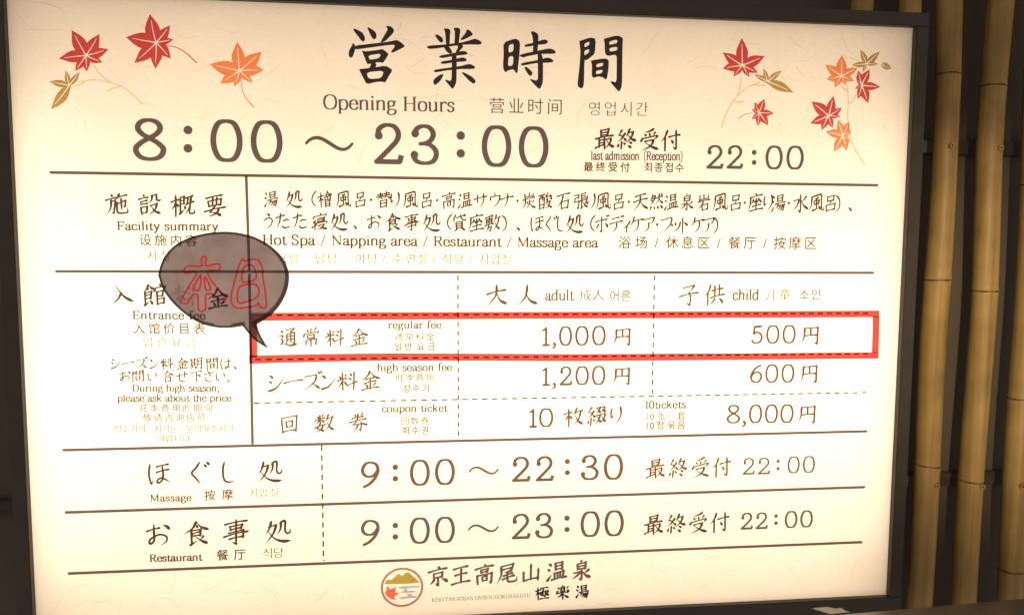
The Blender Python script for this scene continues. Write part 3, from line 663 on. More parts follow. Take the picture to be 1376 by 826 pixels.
def figures(items, mat, thick=13, thin=8):
    g = []
    for it in items:
        c = it[0]
        if c == ':':
            _, x, ya, yb_, r = it; s = scale_at(x, ya) * r
            for y in (ya, yb_):
                q = P(x, y); g.append((([(math.cos(k * .3927), math.sin(k * .3927)) for k in range(16)], [tuple(range(16))]), (lambda a, b, q=q, s=s: (q[0] + a * s, q[1] + b * s))))
        elif c == ',':
            _, x, y, h = it; q = P(x, y); s = scale_at(x, y) * h / 20
            g.append((roman(',', 9, 5), (lambda a, b, q=q, s=s: (q[0] + (a - 10) * s, q[1] + b * s))))
        elif c == '~':
            _, xa, xb, ya, yb_, h, wd = it; a0 = P(xa, ya); b0 = P(xb, yb_); s = b0[0] - a0[0]; hh = scale_at(xa, ya) * h
            pts = catmull([(0, .42), (.06, .66), (.15, .86), (.27, .92), (.40, .76), (.55, .44), (.68, .18), (.80, .10), (.91, .26), (1, .60)], 5)
            pts = [(a0[0] + p[0] * s, a0[1] + (b0[1] - a0[1]) * p[0] + (p[1] - .5) * hh) for p in pts]
            ww = [scale_at(xa, ya) * wd * (.75 + .35 * math.sin(math.pi * i / (len(pts) - 1))) for i in range(len(pts))]
            v, f = fill([[(p[0] * 1000, p[1] * 1000) for p in pl] for pl in ribbon([(p[0], p[1]) for p in pts], ww)] + [])
            pl = ribbon([(p[0] * 1000, p[1] * 1000) for p in pts], [w_ * 1000 for w_ in ww]); v, f = fill(pl)
            g.append(((v, f), (lambda a, b: (a / 1000, b / 1000))))
        else:
            _, xa, xb, yt, yb_ = it
            lo = P((xa + xb) / 2, yb_); hi = P((xa + xb) / 2, yt); W = P(xb, yb_)[0] - P(xa, yb_)[0]; H = hi[1] - lo[1]
            xl = lo[0] - W / 2
            inset = thick / 2 / 100 * H
            asp = round(W / H, 2)
            g.append((figure(c, asp, thick, thin), (lambda a, b, xl=xl, W=W, lo=lo, H=H: (xl + (.035 + a * .93) * W, lo[1] + (.015 + b * .97) * H))))
    return put('lettering', g, mat)

# ---- headline, drawn stroke by stroke from outlines (zoomed photograph units)
def traced(origin, sc, solids, holes, mat, name='lettering', y=YP, soft=True):
    def cv(p):
        n = [float(a) for a in p.split(',')]; q = [(n[i], n[i + 1]) for i in range(0, len(n), 2)]
        if soft:      # one round of corner cutting so outlines read as brushed
            r = []
            for i in range(len(q)):
                a, b = q[i], q[(i + 1) % len(q)]
                r += [(a[0] * .8 + b[0] * .2, a[1] * .8 + b[1] * .2), (a[0] * .2 + b[0] * .8, a[1] * .2 + b[1] * .8)]
            q = r
        return [(lambda u: (u[0] * 1000, u[1] * 1000))(P(origin[0] + x / sc, origin[1] + y_ / sc)) for x, y_ in q]
    v, f = fill([cv(s) for s in solids], cut=[cv(h) for h in holes])
    return flat(name, [(a / 1000, b / 1000) for a, b in v], f, mat, y)
traced((460, 30), 6.88, [
 '100,62,120,62,185,95,208,135,210,165,195,183,175,172,140,125,108,85', '228,48,245,48,300,85,317,115,315,145,298,163,278,152,255,110',
 '402,38,440,36,475,62,478,92,455,120,395,180,350,192,372,150,405,95,420,65', '100,190,118,212,118,262,95,325,72,332,58,305,62,262,85,225',
 '112,218,270,200,440,180,500,165,530,178,578,218,572,232,520,258,465,285,447,278,475,240,488,212,440,212,290,232,150,252,116,252',
 '178,262,215,272,330,258,372,248,425,290,425,305,400,345,375,380,350,372,300,375,258,385,235,392,222,372,195,300',
 '262,372,300,368,318,395,300,430,255,440,248,425,265,395',
 '155,435,185,432,290,420,400,402,460,438,458,455,425,510,395,562,365,550,300,556,245,572,220,568,195,520,165,460'],
 ['242,308,250,350,340,335,358,292', '222,465,245,528,362,518,385,448'], INK)
traced((460, 30), 6.88, [
 '855,115,880,115,925,145,935,175,920,192,900,185,870,148', '935,58,985,62,1000,80,995,130,992,210,958,212,955,140,948,85', '1025,55,1075,52,1092,72,1085,130,1075,205,1035,210,1040,140,1040,85',
 '1145,70,1175,72,1208,110,1200,125,1150,150,1100,172,1092,158,1120,125,1145,95', '780,228,800,218,940,208,1100,190,1180,168,1230,152,1285,180,1288,200,1270,210,1150,207,1000,225,870,245,810,250,785,240',
 '930,218,975,215,1000,245,1020,280,1000,295,975,285,950,255', '1060,205,1112,210,1118,232,1085,265,1070,290,1045,292,1055,260,1070,235',
 '892,320,920,305,1020,290,1110,265,1150,275,1158,292,1145,302,1050,312,930,333,905,330', '908,372,925,362,1020,348,1110,325,1145,338,1150,355,1140,365,1050,370,940,388,915,385',
 '843,448,870,438,1000,420,1100,405,1175,385,1225,408,1225,430,1200,435,1080,435,950,450,870,465,850,462', '1010,285,1052,285,1058,350,1057,450,1055,560,1025,618,1010,612,950,540,955,530,1008,548,1012,450,1012,350',
 '932,478,935,492,905,545,865,580,848,580,838,550,850,525,895,490', '1105,462,1125,465,1200,505,1232,540,1230,562,1210,570,1180,550,1140,510,1108,475'], [], INK)
traced((660, 30), 6.88, [
 '112,190,225,150,268,180,262,300,250,400,245,465,230,475,205,435,150,450,140,465,120,455,108,410,115,300', '370,85,400,88,438,115,435,200,425,295,385,300,388,200,382,130,368,105',
 '305,215,330,205,400,190,485,160,520,168,525,188,505,205,420,212,335,230,312,228', '255,308,300,292,430,265,540,242,590,262,598,282,580,295,450,295,340,315,290,330',
 '270,388,300,375,440,350,525,325,572,348,575,368,550,375,430,378,330,395,285,405', '430,280,460,285,478,330,480,450,478,560,455,615,438,618,358,535,362,525,430,545,432,450,430,350', '305,412,335,418,375,455,383,480,368,500,345,490,320,450'],
 ['163,212,208,200,205,270,160,285', '160,322,205,312,202,400,155,410'], INK)
traced((660, 30), 6.88, [
 '812,178,825,172,918,142,968,155,958,285,945,305,880,355,862,350,858,560,850,605,830,615,800,595,798,560,815,420,825,280,818,200',
 '1040,155,1060,150,1165,122,1218,145,1215,200,1212,350,1210,590,1185,645,1165,630,1100,555,1112,545,1158,560,1160,400,1160,300,1080,315,1052,295,1048,200',
 '920,358,940,352,1050,335,1088,350,1085,430,1070,525,1055,532,1035,512,990,502,945,518,928,495,932,400'],
 ['862,200,908,180,905,215,862,235', '862,265,905,250,905,280,860,312', '1092,180,1165,162,1165,195,1090,212', '1092,240,1165,228,1165,262,1095,275', '972,390,1035,375,1032,405,972,420', '970,450,1030,440,1025,470,970,485'], INK)

# ---- the rest of the print
words('Opening Hours', 434, 611, 146.5, 150.5, 18.5, BRN, xs=None)
chars('营业时间', (667.8, 745.6), 142.5, 144, 22, BR2, thin=(0.002, 0.006)); chars('영업시간', (798.5, 862.5), 146.5, 147, 20, BR2, thin=(0.008, 0.012))
figures([('8', 177.9, 225.6, 159, 216.6), (':', 252.7, 175, 199.5, 6.1), ('0', 282.6, 327.9, 160.5, 218), ('0', 336.6, 381.4, 161.8, 219), ('~', 411.5, 473.5, 191.5, 195, 17, 4.8),
 ('2', 501.2, 543.4, 165.7, 221), ('3', 549.9, 592.6, 167.3, 222), (':', 619.1, 182.4, 206.3, 5.8), ('0', 646.4, 687.9, 168.6, 224.6), ('0', 696, 737.8, 169.8, 225.5)], BRN, 14.6, 8.8)
chars('最終受付', (812.5, 842, 872.5, 900.5), 187, 188.5, 28, BR2, wt=10.5, rise=.10)
words('last admission', 793.8, 859, 214.6, 215, 10.5, SML, thick=11, thin=5); words('(Reception)', 864.5, 917.5, 215, 215.6, 10.5, SML, thick=11, thin=5)
chars('最终受付', (790.7, 839.8), 224.3, 225, 13, SML, thin=(-0.022, -0.014)); chars('최종접수', (870.8, 913), 225, 225.6, 13, PAL, thin=(-0.018, -0.012))
figures([('2', 948, 972.6, 195.2, 227), ('2', 975.3, 999, 195.4, 227), (':', 1013.2, 205, 218.5, 3.3), ('0', 1027.2, 1051.9, 195.8, 227.8), ('0', 1055.3, 1080, 196, 228)], BRN, 14.5, 9.5)
chars('施設概要', (157.2, 201, 245.6, 288.6), 274.5, 276.5, 31, BR2, wt=10, rise=.11)
words('Facility summary', 157.2, 293.5, 309, 309.8, 11.6, SML)
chars('设施内容', (195.6, 257), 322.5, 323.5, 17, SML, thin=(-0.011, -0.005)); chars('시설', (203.7, 221.8), 343.5, 344, 16, PAL, thin=(0.007, 0.013))
L1 = '湯処（檜風呂・替り風呂・高温サウナ・炭酸石張り風呂・天然温泉岩風呂・座り湯・水風呂）、'
X1 = [364.2, 394.7, 419.5, 436.8, 461.3, 484.2, 498.5, 515.3, 531.5, 551.3, 573.3, 587.3, 603.2, 624.6, 645.9, 664.9, 681.6, 695.4, 711, 733, 757.3, 780.2, 794.5, 810.3, 831.4, 844.8, 860.5, 881.3, 901.8, 923, 945.8, 967.4, 988.5, 1000.5, 1015.2, 1032.6, 1045.9, 1059.9, 1075.6, 1097, 1116, 1128.5, 1147]
chars(L1, X1, 267.5, 273.5, 21.5, BR2, wt=10.8, rise=.13, wide=.9)
L2 = 'うたた寝処、お食事処（貸座敷）、ほぐし処（ボディケア・フットケア）'
X2 = [360.5, 380.4, 403.3, 429.8, 455.2, 482, 502.5, 527.8, 553.4, 579.4, 601.5, 617, 639.8, 661.8, 680.5, 701, 721.6, 738.5, 754.6, 771.7, 793.9, 808.5, 828.4, 841, 854.7, 871.7, 883, 895.6, 907.6, 918.9, 936.6, 952, 964.3]
chars(L2, X2, 297, 302.5, 22, BR2, wt=10.8, rise=.12, wide=.92)
words('Hot Spa / Napping area / Restaurant / Massage area', 352.5, 803.5, 328.6, 332.5, 13, SML)
chars('浴场/休息区/餐厅/按摩区', (839.3, 861.5, 882, 903.2, 923.6, 945.8, 965.7, 986.8, 1007.3, 1027.8, 1047.6, 1068.1, 1089.3), 326, 327, 17, SML, thin=(-0.011, -0.005))
chars('욕탕', (379.5, 395.6), 347.5, 347.5, 15.5, LIT, thin=(0.007, 0.012))
chars('남탕·여탕/수면실/식당/지압실', (430.7, 446.9, 465, 483.5, 501, 515.6, 534.5, 552, 567.5, 582.7, 600, 617, 632, 650, 666.4, 680.4), 347.5, 348.5, 15.5, LIT, thin=(0.007, 0.012))
chars('料', (249,), 396, 396, 32, film('plate_hazed_ink', (.74, .70, .68)), wt=11); chars('入館', (164, 207.5), 395.5, 396, 32, BR2, wt=10, rise=.08); chars('金', (293,), 400.5, 400.5, 29, INK, wt=11, rise=.09)  # first character's ink paled to imitate the balloon plate diffusing it
words('Entrance fee', 178, 276.4, 428.3, 429, 11, SML)
chars('入馆价目表', (187, 268), 441.5, 441.5, 16.5, PAL, thin=(-0.011, -0.005)); chars('입관요금', (198.5, 256.6), 459.4, 459.4, 16, LIT, thin=(0.007, 0.012))
chars('シーズン料金期間は、', (156.3, 172.9, 190.6, 208, 224, 245, 263.9, 285.1, 303.7, 320), 487.5, 488.5, 17, SML, wt=11.5, rise=.10)
chars('お問い合せ下さい。', (168, 185.4, 204.9, 225.5, 245, 264.5, 280.8, 296.5, 312), 505, 505.5, 17, SML, wt=11.5, rise=.10)
words('During high season,', 177.6, 295, 525.7, 525.7, 9.5, SML); words('please ask about the price.', 157.8, 314, 539.2, 538.8, 9.5, SML)
chars('旺季费用的期间', (193, 280), 548.3, 548, 12, PAL, thin=(-0.006, 0.000)); chars('敬请咨询店员', (198, 270.6), 560.7, 560.5, 12, PAL, thin=(-0.006, 0.000))
chars('성수기의 시기는 문의해주시기', (158, 309), 576, 575.5, 12, LIT, thin=(0.000, 0.004)); chars('바랍니다.', (217, 262), 588.8, 588.6, 12, LIT, thin=(0.000, 0.004))
chars('大人', (667, 708), 397, 397, 30, TAB, wt=10.5, rise=.09); words('adult', 732.2, 770.8, 403.4, 403.2, 13.5, SML, thick=10, thin=4)
chars('成人', (787, 803.8), 396.3, 396, 17, SML, thin=(0.001, 0.007)); chars('어른', (825.4, 841), 397.8, 397.5, 15.5, PAL, thin=(-0.009, -0.003))
chars('子供', (926, 959.5), 396.5, 395.5, 27.5, TAB, wt=9.5, rise=.10); words('child', 984, 1020, 402.8, 402.6, 13, SML, thick=10.5, thin=4.5)
chars('儿童', (1036.3, 1054.5), 396, 395.8, 15.5, SML, thin=(0.001, 0.007)); chars('소인', (1080.5, 1096), 396, 395.8, 15, PAL, thin=(-0.009, -0.003))
FT, FN = 12.6, 8.4
def yen(x, y): chars('円', (x,), y, y, 25, TAB, wt=10, wide=1.16)
chars('通常料金', (387.2, 418, 450, 482.7), 453, 452.5, 25, TAB, wt=10, rise=.10); words('regular fee', 521.3, 593, 441, 440.8, 9.5, SML)
chars('通常料金', (536, 578.5), 452.5, 452.3, 11.5, PAL, thin=(-0.006, 0.000)); chars('일반 요금', (535, 549, 557, 565.5, 579.5), 465.5, 465.3, 11.5, LIT, thin=(-0.016, -0.012))
figures([('1', 724.5, 741, 438.6, 464.6), (',', 744.5, 463, 6.2), ('0', 750.4, 769.2, 438, 464.5), ('0', 772, 791.5, 437.6, 464.2), ('0', 794.6, 814.4, 437.2, 464)], TAB, FT, FN); yen(835.9, 452.2)
figures([('5', 1008, 1026.2, 436.6, 461.6), ('0', 1028.3, 1047.6, 436.4, 461.5), ('0', 1050.2, 1069.4, 436.2, 461.4)], TAB, FT, FN); yen(1088.6, 450.3)
chars('シーズン料金', (371.9, 394.5, 420, 442.5, 467, 497.5), 513, 510.5, 27, TAB, wt=10, rise=.10); words('high season fee', 506.6, 607.5, 498.4, 497.8, 9.8, SML)
chars('旺季费用', (537.7, 577.5), 507.3, 507, 11.5, PAL, thin=(-0.006, 0.000)); chars('성수기', (546, 572), 521.8, 521.5, 12, LIT, thin=(-0.016, -0.012))
figures([('1', 724.5, 741, 492.6, 518), (',', 744.5, 517, 6.2), ('2', 751, 769.5, 491.8, 517.6), ('0', 772.2, 791.8, 491.4, 517.2), ('0', 794.4, 814, 491, 517)], TAB, FT, FN); yen(835.2, 505)
figures([('6', 1006, 1024.9, 489.2, 514.2), ('0', 1027, 1046.2, 489, 514), ('0', 1048.8, 1067.5, 488.8, 513.8)], TAB, FT, FN); yen(1087, 501.8)
chars('回数券', (388.9, 436, 481.4), 569.5, 567, 26, TAB, wt=10, rise=.10); words('coupon ticket', 513, 601, 553.3, 552.5, 9.5, SML)
chars('回数券', (544.2, 557.5, 571), 565, 564.8, 11.5, PAL, thin=(-0.006, 0.000)); chars('회수권', (545, 571), 578.2, 578, 11.5, LIT, thin=(-0.016, -0.012))
figures([('1', 707.5, 723.5, 548.4, 574), ('0', 723.5, 744, 547.8, 573.6)], TAB, FT, FN)
chars('枚綴り', (770.5, 801, 828.5), 560, 557.5, 26.5, TAB, wt=10, rise=.09)
words('10tickets', 866.3, 921.5, 548.4, 547.8, 9.5, SML); chars('10张一套', (869.5, 876, 888.5, 901.3, 915.3), 558.8, 558.3, 12, PAL, thin=(-0.006, 0.000)); chars('10장 묶음', (869.5, 876, 887.5, 894, 902, 915.3), 571.3, 570.8, 12, LIT, thin=(-0.016, -0.012))
figures([('8', 975.2, 995.2, 543.4, 568.8), (',', 999.6, 568, 6.2), ('0', 1005.2, 1024.3, 543, 568.4), ('0', 1026.5, 1045.6, 542.8, 568.2), ('0', 1047.2, 1066.6, 542.6, 568)], TAB, FT, FN); yen(1084.4, 556.3)
chars('ほぐし処', (213.4, 265.5, 308.7, 362.3), 635.5, 632.5, 33, BR2, wt=10, rise=.08); words('Massage', 201.5, 257.6, 673, 672.4, 9.6, SML)
chars('按摩', (281.9, 306), 664.9, 664, 15.5, SML, thin=(-0.015, -0.009)); chars('지압실', (340.5, 368.2), 662, 661.5, 14, PAL, thin=(0.007, 0.011))
chars('お食事処', (212.8, 264, 317.6, 373), 717.5, 712.8, 35, BR2, wt=10, rise=.08); words('Restaurant', 200.9, 271.8, 754, 752.2, 10, SML, thick=12, thin=5)
chars('餐厅', (299.1, 322.3), 745.3, 744.4, 16.5, SML, thin=(-0.017, -0.011)); chars('식당', (359.5, 374.5), 742.5, 742, 16, PAL, thin=(0.001, 0.007))
figures([('9', 483.8, 512.4, 619.3, 655), (':', 531.2, 627.2, 642.6, 3.9), ('0', 550, 578.6, 616.9, 652.2), ('0', 583.6, 612.2, 615.8, 651.3), ('~', 630.5, 669.3, 632.5, 631, 11.5, 2.8),
 ('2', 686.7, 713.6, 613, 646.9), ('2', 718.5, 745, 612.2, 646.2), (':', 762.3, 619.6, 634.5, 3.5), ('3', 778.8, 806.2, 610.6, 644.7), ('0', 810.2, 837.8, 609.4, 644.2)], BRM, 13.6, 8.2)
chars('最終受付', (881, 911, 941, 969), 629.3, 626.8, 27, TAB, wt=9.5, rise=.10)
figures([('2', 996.8, 1014.6, 614.6, 637.4), ('2', 1017, 1035.4, 614.2, 637), (':', 1045.4, 619.2, 629.1, 2.3), ('0', 1057, 1074.8, 612.3, 635.6), ('0', 1077.6, 1095.2, 612, 635)], BRM, 12.5, 7.5)
figures([('9', 483.8, 512.4, 697.6, 732.6), (':', 531.2, 705.4, 720.6, 3.9), ('0', 549.6, 578.6, 694.3, 730), ('0', 583.6, 612.2, 693.3, 729), ('~', 629.5, 669.3, 710.5, 708, 11.5, 3),
 ('2', 686.3, 713.6, 689.4, 723.9), ('3', 717.3, 745, 688.2, 722.8), (':', 761.8, 695.5, 710.7, 3.7), ('0', 778.9, 806.8, 686, 721), ('0', 810.9, 838.8, 684.8, 720)], BRN, 13.6, 8.2)
chars('最終受付', (878.4, 908.7, 938, 966.3), 704.5, 701, 27.5, BR2, wt=10, rise=.10)
figures([('2', 994.2, 1012, 688.2, 710.8), ('2', 1014.2, 1032, 687.8, 710.2), (':', 1042.6, 692.7, 702.2, 2.5), ('0', 1053.4, 1071.6, 685.8, 708.8), ('0', 1074.2, 1092.2, 685, 708)], BRN, 14.5, 9.5)
chars('京王高尾山温泉', (588.8, 619.5, 651, 681.3, 713.3, 747.8, 781.4), 773, 765.5, 27, BRN, wt=13, rise=.09)
words('KEIO TAKAOSAN ONSEN/GOKURAKUYU', 580.2, 712.5, 807.6, 801.2, 4.9, SML, xs=1.05, thick=10, thin=6)
chars('極楽湯', (728.5, 756, 782.3), 796.5, 793.8, 18, INK, wt=14)

# ---- ruled lines
def bar(pa, pb, wpx, mat=BRN, name='rule_line', y=-.0004, dash=None):
    a = P(*pa); b = P(*pb); w_ = wpx * scale_at(*pa); L = math.hypot(b[0] - a[0], b[1] - a[1]); d = ((b[0] - a[0]) / L, (b[1] - a[1]) / L)
    polys = []
    if not dash:
        polys = ribbon([(a[0] * 1000, a[1] * 1000), (b[0] * 1000, b[1] * 1000)], [w_ * 1000] * 2)
    else:
        s = scale_at(*pa); on, off = dash[0] * s, dash[1] * s; t = 0
        while t < L:
            e_ = min(L, t + on)
            polys += ribbon([((a[0] + d[0] * t) * 1000, (a[1] + d[1] * t) * 1000), ((a[0] + d[0] * e_) * 1000, (a[1] + d[1] * e_) * 1000)], [w_ * 1000] * 2, caps=False)
            t += on + off
    v, f = fill(polys); return flat(name, [(x / 1000, z / 1000) for x, z in v], f, mat, y)
bar((68.5, 231.8), (1178.5, 249), 4.3); bar((76, 364.5), (1173, 366.5), 4.0); bar((85.5, 604.3), (1164, 579.1), 4.0)
bar((89, 687.9), (1161, 654), 4.2); bar((93, 769.8), (1157.3, 727.8), 4.2)
bar((331, 238), (335, 362), 3.8, y=-.00045); bar((335, 369), (339.4, 595), 3.8, y=-.00045)
DS = (8.2, 6.2)
bar((343, 423.5), (1171, 420.8), 2.0, SML, 'dashed_rule', dash=DS); bar((343, 482.8), (1171, 475), 2.0, SML, 'dashed_rule', dash=DS); bar((341, 541.2), (1168, 527), 2.0, SML, 'dashed_rule', dash=DS)
bar((615.3, 370), (616, 589), 2.0, SML, 'dashed_rule', dash=(7, 5.5)); bar((879.3, 370), (876.3, 533), 2.0, SML, 'dashed_rule', dash=(7, 5.5)); bar((432.2, 598), (434.8, 753), 2.2, BR2, 'dashed_rule', dash=(8, 5.5))

# ---- maple leaves and twigs
def leaf(origin, sc, c, tips, mat, label, wid=.48, y=-.0005, stalk=None):
    cx, cy = c; polys = []; veins = []
    def cv(x, y_): q = P(origin[0] + x / sc, origin[1] + y_ / sc); return (q[0] * 1000, q[1] * 1000)
    for (tx, ty) in tips:
        dx, dy = tx - cx, ty - cy; L = math.hypot(dx, dy); ux, uy = dx / L, dy / L; px, py = -uy, ux
        rnd = random.Random(int(tx * 7 + ty)); w_ = L * wid / 2 * rnd.uniform(.9, 1.1); b = rnd.uniform(-.06, .06) * L
        prof = [(-.06, .3), (.12, .62), (.28, .9), (.42, 1.0), (.56, .92), (.7, .68), (.84, .36), (.94, .12)]
        l = [(cx + ux * L * t + px * (w_ * k + b * t * (1 - t) * 2), cy + uy * L * t + py * (w_ * k + b * t * (1 - t) * 2)) for t, k in prof]
        r = [(cx + ux * L * t - px * (w_ * k - b * t * (1 - t) * 2), cy + uy * L * t - py * (w_ * k - b * t * (1 - t) * 2)) for t, k in prof]
        polys.append([cv(*q) for q in l + [(tx, ty)] + r[::-1]])
        n = 6; vp = [(cx + ux * L * .78 * i / n + px * b * 1.2 * (i / n) * (1 - i / n), cy + uy * L * .78 * i / n + py * b * 1.2 * (i / n) * (1 - i / n)) for i in range(n + 1)]
        vp = [cv(*q) for q in vp]; k0 = 1000 * scale_at(origin[0] + cx / sc, origin[1] + cy / sc)
        veins += ribbon(vp, [k0 * max(.35, min(1.5, L / sc * .062)) * (1 - .6 * i / n) for i in range(n + 1)], caps=False)
    v, f = fill(polys, cut=veins)
    o = flat('maple_leaf', [(a / 1000, b / 1000) for a, b in v], f, mat, y, label=label)
    if stalk:
        pts = catmull([cv(*q) for q in stalk[0]], 6); k0 = 1000 * scale_at(origin[0] + cx / sc, origin[1] + cy / sc)
        v, f = fill(ribbon(pts, [k0 * stalk[1] * (.7 + .3 * i / len(pts)) for i in range(len(pts))]))
        mesh_obj('leaf_stalk', [(a / 1000, y + .0001, b / 1000) for a, b in v], f, stalk[2] if len(stalk) > 2 else mat, o)
def twig(origin, sc, lines, w_, label=None):
    pl = []
    for ln in lines:
        pts = catmull([(lambda q: (q[0] * 1000, q[1] * 1000))(P(origin[0] + x / sc, origin[1] + y / sc)) for x, y in ln], 6)
        pl += ribbon(pts, [w_ * 1.9 * (.75 + .4 * i / len(pts)) for i in range(len(pts))])
    v, f = fill(pl); flat('twig', [(a / 1000, b / 1000) for a, b in v], f, TWG, -.0003, label=label)
O1, Z1 = (0, 0), 3.44
twig(O1, Z1, [[(365, 380), (440, 370), (510, 382), (580, 410), (660, 482)], [(432, 300), (460, 340), (505, 378)], [(560, 402), (525, 408), (500, 420)], [(335, 400), (365, 395), (390, 380)]], 1.2)
leaf(O1, Z1, (398, 258), [(332, 140), (460, 158), (503, 228), (475, 290), (402, 333), (348, 330), (272, 272)], RED, 'red maple leaf at the far left')
leaf(O1, Z1, (722, 198), [(693, 65), (787, 118), (803, 183), (790, 273), (718, 320), (620, 293), (582, 173)], RED, 'largest red maple leaf with a long stalk', stalk=([(772, 212), (820, 222), (865, 250), (910, 292)], 1.6))
leaf(O1, Z1, (1107, 328), [(1097, 193), (1210, 240), (1220, 325), (1167, 385), (1083, 402), (1017, 388), (970, 298)], ORG, 'orange maple leaf with a curved stalk', stalk=([(1115, 375), (1120, 415), (1138, 455), (1172, 494)], 1.7))
leaf(O1, Z1, (320, 396), [(305, 325), (370, 333), (228, 378), (235, 508)], OCH, 'ochre leaf below the leftmost red one', wid=.33)
O2, Z2 = (940, 30), 4.13
twig(O2, Z2, [[(335, 335), (270, 360), (200, 420), (150, 500), (123, 580)], [(230, 305), (225, 350), (210, 405)], [(185, 440), (215, 445), (245, 437)], [(300, 348), (330, 352), (360, 350)]], 1.5)
twig(O2, Z2, [[(820, 350), (825, 450), (822, 540), (845, 660), (880, 735), (915, 787)], [(868, 405), (850, 435), (825, 452)], [(785, 355), (800, 368), (818, 380)]], 1.5)
leaf(O2, Z2, (238, 240), [(234, 88), (362, 188), (325, 282), (277, 306), (187, 303), (127, 257), (128, 168)], RED, 'red maple leaf at the top of the right group')
leaf(O2, Z2, (378, 330), [(355, 255), (457, 268), (522, 392), (302, 290)], OCH, 'ochre leaf beside the red leaf', wid=.33)
leaf(O2, Z2, (330, 503), [(360, 425), (412, 506), (380, 573), (325, 577), (288, 540), (290, 482), (305, 443)], REL, 'smallest red maple leaf', stalk=([(290, 505), (250, 512), (217, 535)], .9, BRN))
leaf(O2, Z2, (787, 300), [(790, 182), (878, 255), (858, 328), (812, 352), (748, 362), (703, 318), (697, 237)], ORG, 'upper orange maple leaf on the right twig', y=-.00055)
leaf(O2, Z2, (925, 232), [(893, 152), (1000, 163), (990, 232), (845, 238), (905, 280)], OCH, 'ochre leaf at the upper right', wid=.36, y=-.0004)
leaf(O2, Z2, (1012, 240), [(1066, 258), (1042, 226)], OCH, 'tiny ochre leaf at the far right', wid=.6, y=-.0004)
leaf(O2, Z2, (900, 350), [(943, 262), (1003, 360), (936, 450), (877, 427), (860, 370), (868, 315), (880, 268)], REL, 'red maple leaf pointing right', y=-.0006)
leaf(O2, Z2, (715, 520), [(742, 408), (790, 475), (780, 525), (738, 587), (677, 600), (613, 562), (620, 440)], REL, 'red maple leaf below the orange one', y=-.0005)
leaf(O2, Z2, (795, 630), [(768, 540), (830, 552), (843, 605), (838, 665), (813, 715), (745, 720), (697, 608)], ORG, 'lower orange maple leaf', y=-.0006)

# ---- company emblem (rectified a little: drawn in zoomed photograph units)
emb = P(540.3, 788.3); k = 1000 * scale_at(540, 788)
ring_o = [(emb[0] * 1000 + 28.6 * k * math.cos(a * .0982), emb[1] * 1000 + 27.6 * k * math.sin(a * .0982)) for a in range(64)]
ring_i = [(emb[0] * 1000 + 25.6 * k * math.cos(a * .0982), emb[1] * 1000 + 24.6 * k * math.sin(a * .0982)) for a in range(64)]
v, f = fill([ring_o], cut=[ring_i]); ER = flat('emblem_ring', [(a / 1000, b / 1000) for a, b in v], f, LOGR, -.0005)
O3, Z3 = (500, 745), 8.6
traced(O3, Z3, ['140,335,165,290,190,282,225,285,250,265,300,215,325,225,340,240,360,232,385,205,415,198,440,212,500,268,535,300,545,318,450,328,300,334'], [], LOGY, 'emblem_mountain', soft=False)
traced(O3, Z3, ['172,350,212,398,278,362,265,432,322,440,262,472,255,482,275,522,215,505,165,472,145,432,162,420'], [], LOGO, 'emblem_leaf', soft=False)
traced(O3, Z3, ['312,362,440,358,548,352,552,372,400,384,402,410,500,414,505,428,440,434,330,436,335,420,372,412,370,386,310,382', '400,450,470,446,462,472,520,470,512,492,400,502,315,510,310,492,370,480,425,474'], [], LOGG, 'emblem_river')

# ---------------------------------------------------------------- red tape laid on the panel
def tape(ua, ub, up_off, label, y):
    # centre line points with widths (photograph px)
    pts = [P(x, yy) for x, yy, w_ in ua]; ws = [w_ * scale_at(ua[0][0], ua[0][1]) for *_, w_ in ua]
    V = []; F = []
    horiz = abs(pts[-1][0] - pts[0][0]) > abs(pts[-1][1] - pts[0][1])
    for (x, z), w_ in zip(pts, ws):
        a = (0, w_ / 2) if horiz else (w_ / 2, 0)
        V += [(x - a[0], y, z - a[1]), (x + a[0], y, z + a[1])]
    for i in range(len(pts) - 1): F.append((2 * i, 2 * i + 2, 2 * i + 3, 2 * i + 1))
    c = V[0]; V = [(a - c[0], b - c[1], d - c[2]) for a, b, d in V]
    o = mesh_obj('red_tape', V, F, TAPE); o.location = c
    o['label'] = label; o['category'] = 'tape'; o['group'] = 'red tape strips round the regular fee row'
    if o.data.polygons[0].normal.y > 0: o.data.flip_normals()
tape([(335.5, 425.8, 11.5), (380, 425.2, 11), (500, 424.3, 10.6), (780, 423.2, 10), (1000, 422.3, 10), (1181, 421.5, 10.2)], 0, 0, 'red tape strip along the top of the regular fee row', -.0012)
tape([(335, 482.8, 11.6), (380, 481.7, 11.2), (440, 480.4, 11), (530, 479.2, 10.6), (780, 480.2, 10.6), (1000, 478.6, 10), (1180, 477.2, 9.8)], 0, 0, 'red tape strip along the bottom of the regular fee row', -.0012)
tape([(340.2, 429, 10.5), (340.6, 450, 10.5), (340.9, 480, 10.5)], 0, 0, 'short upright red tape strip at the left end of the price row', -.0016)
tape([(1176.6, 425, 9.2), (1176.2, 450, 9), (1175.4, 474, 9)], 0, 0, 'short upright red tape strip at the right end of the price row', -.0016)

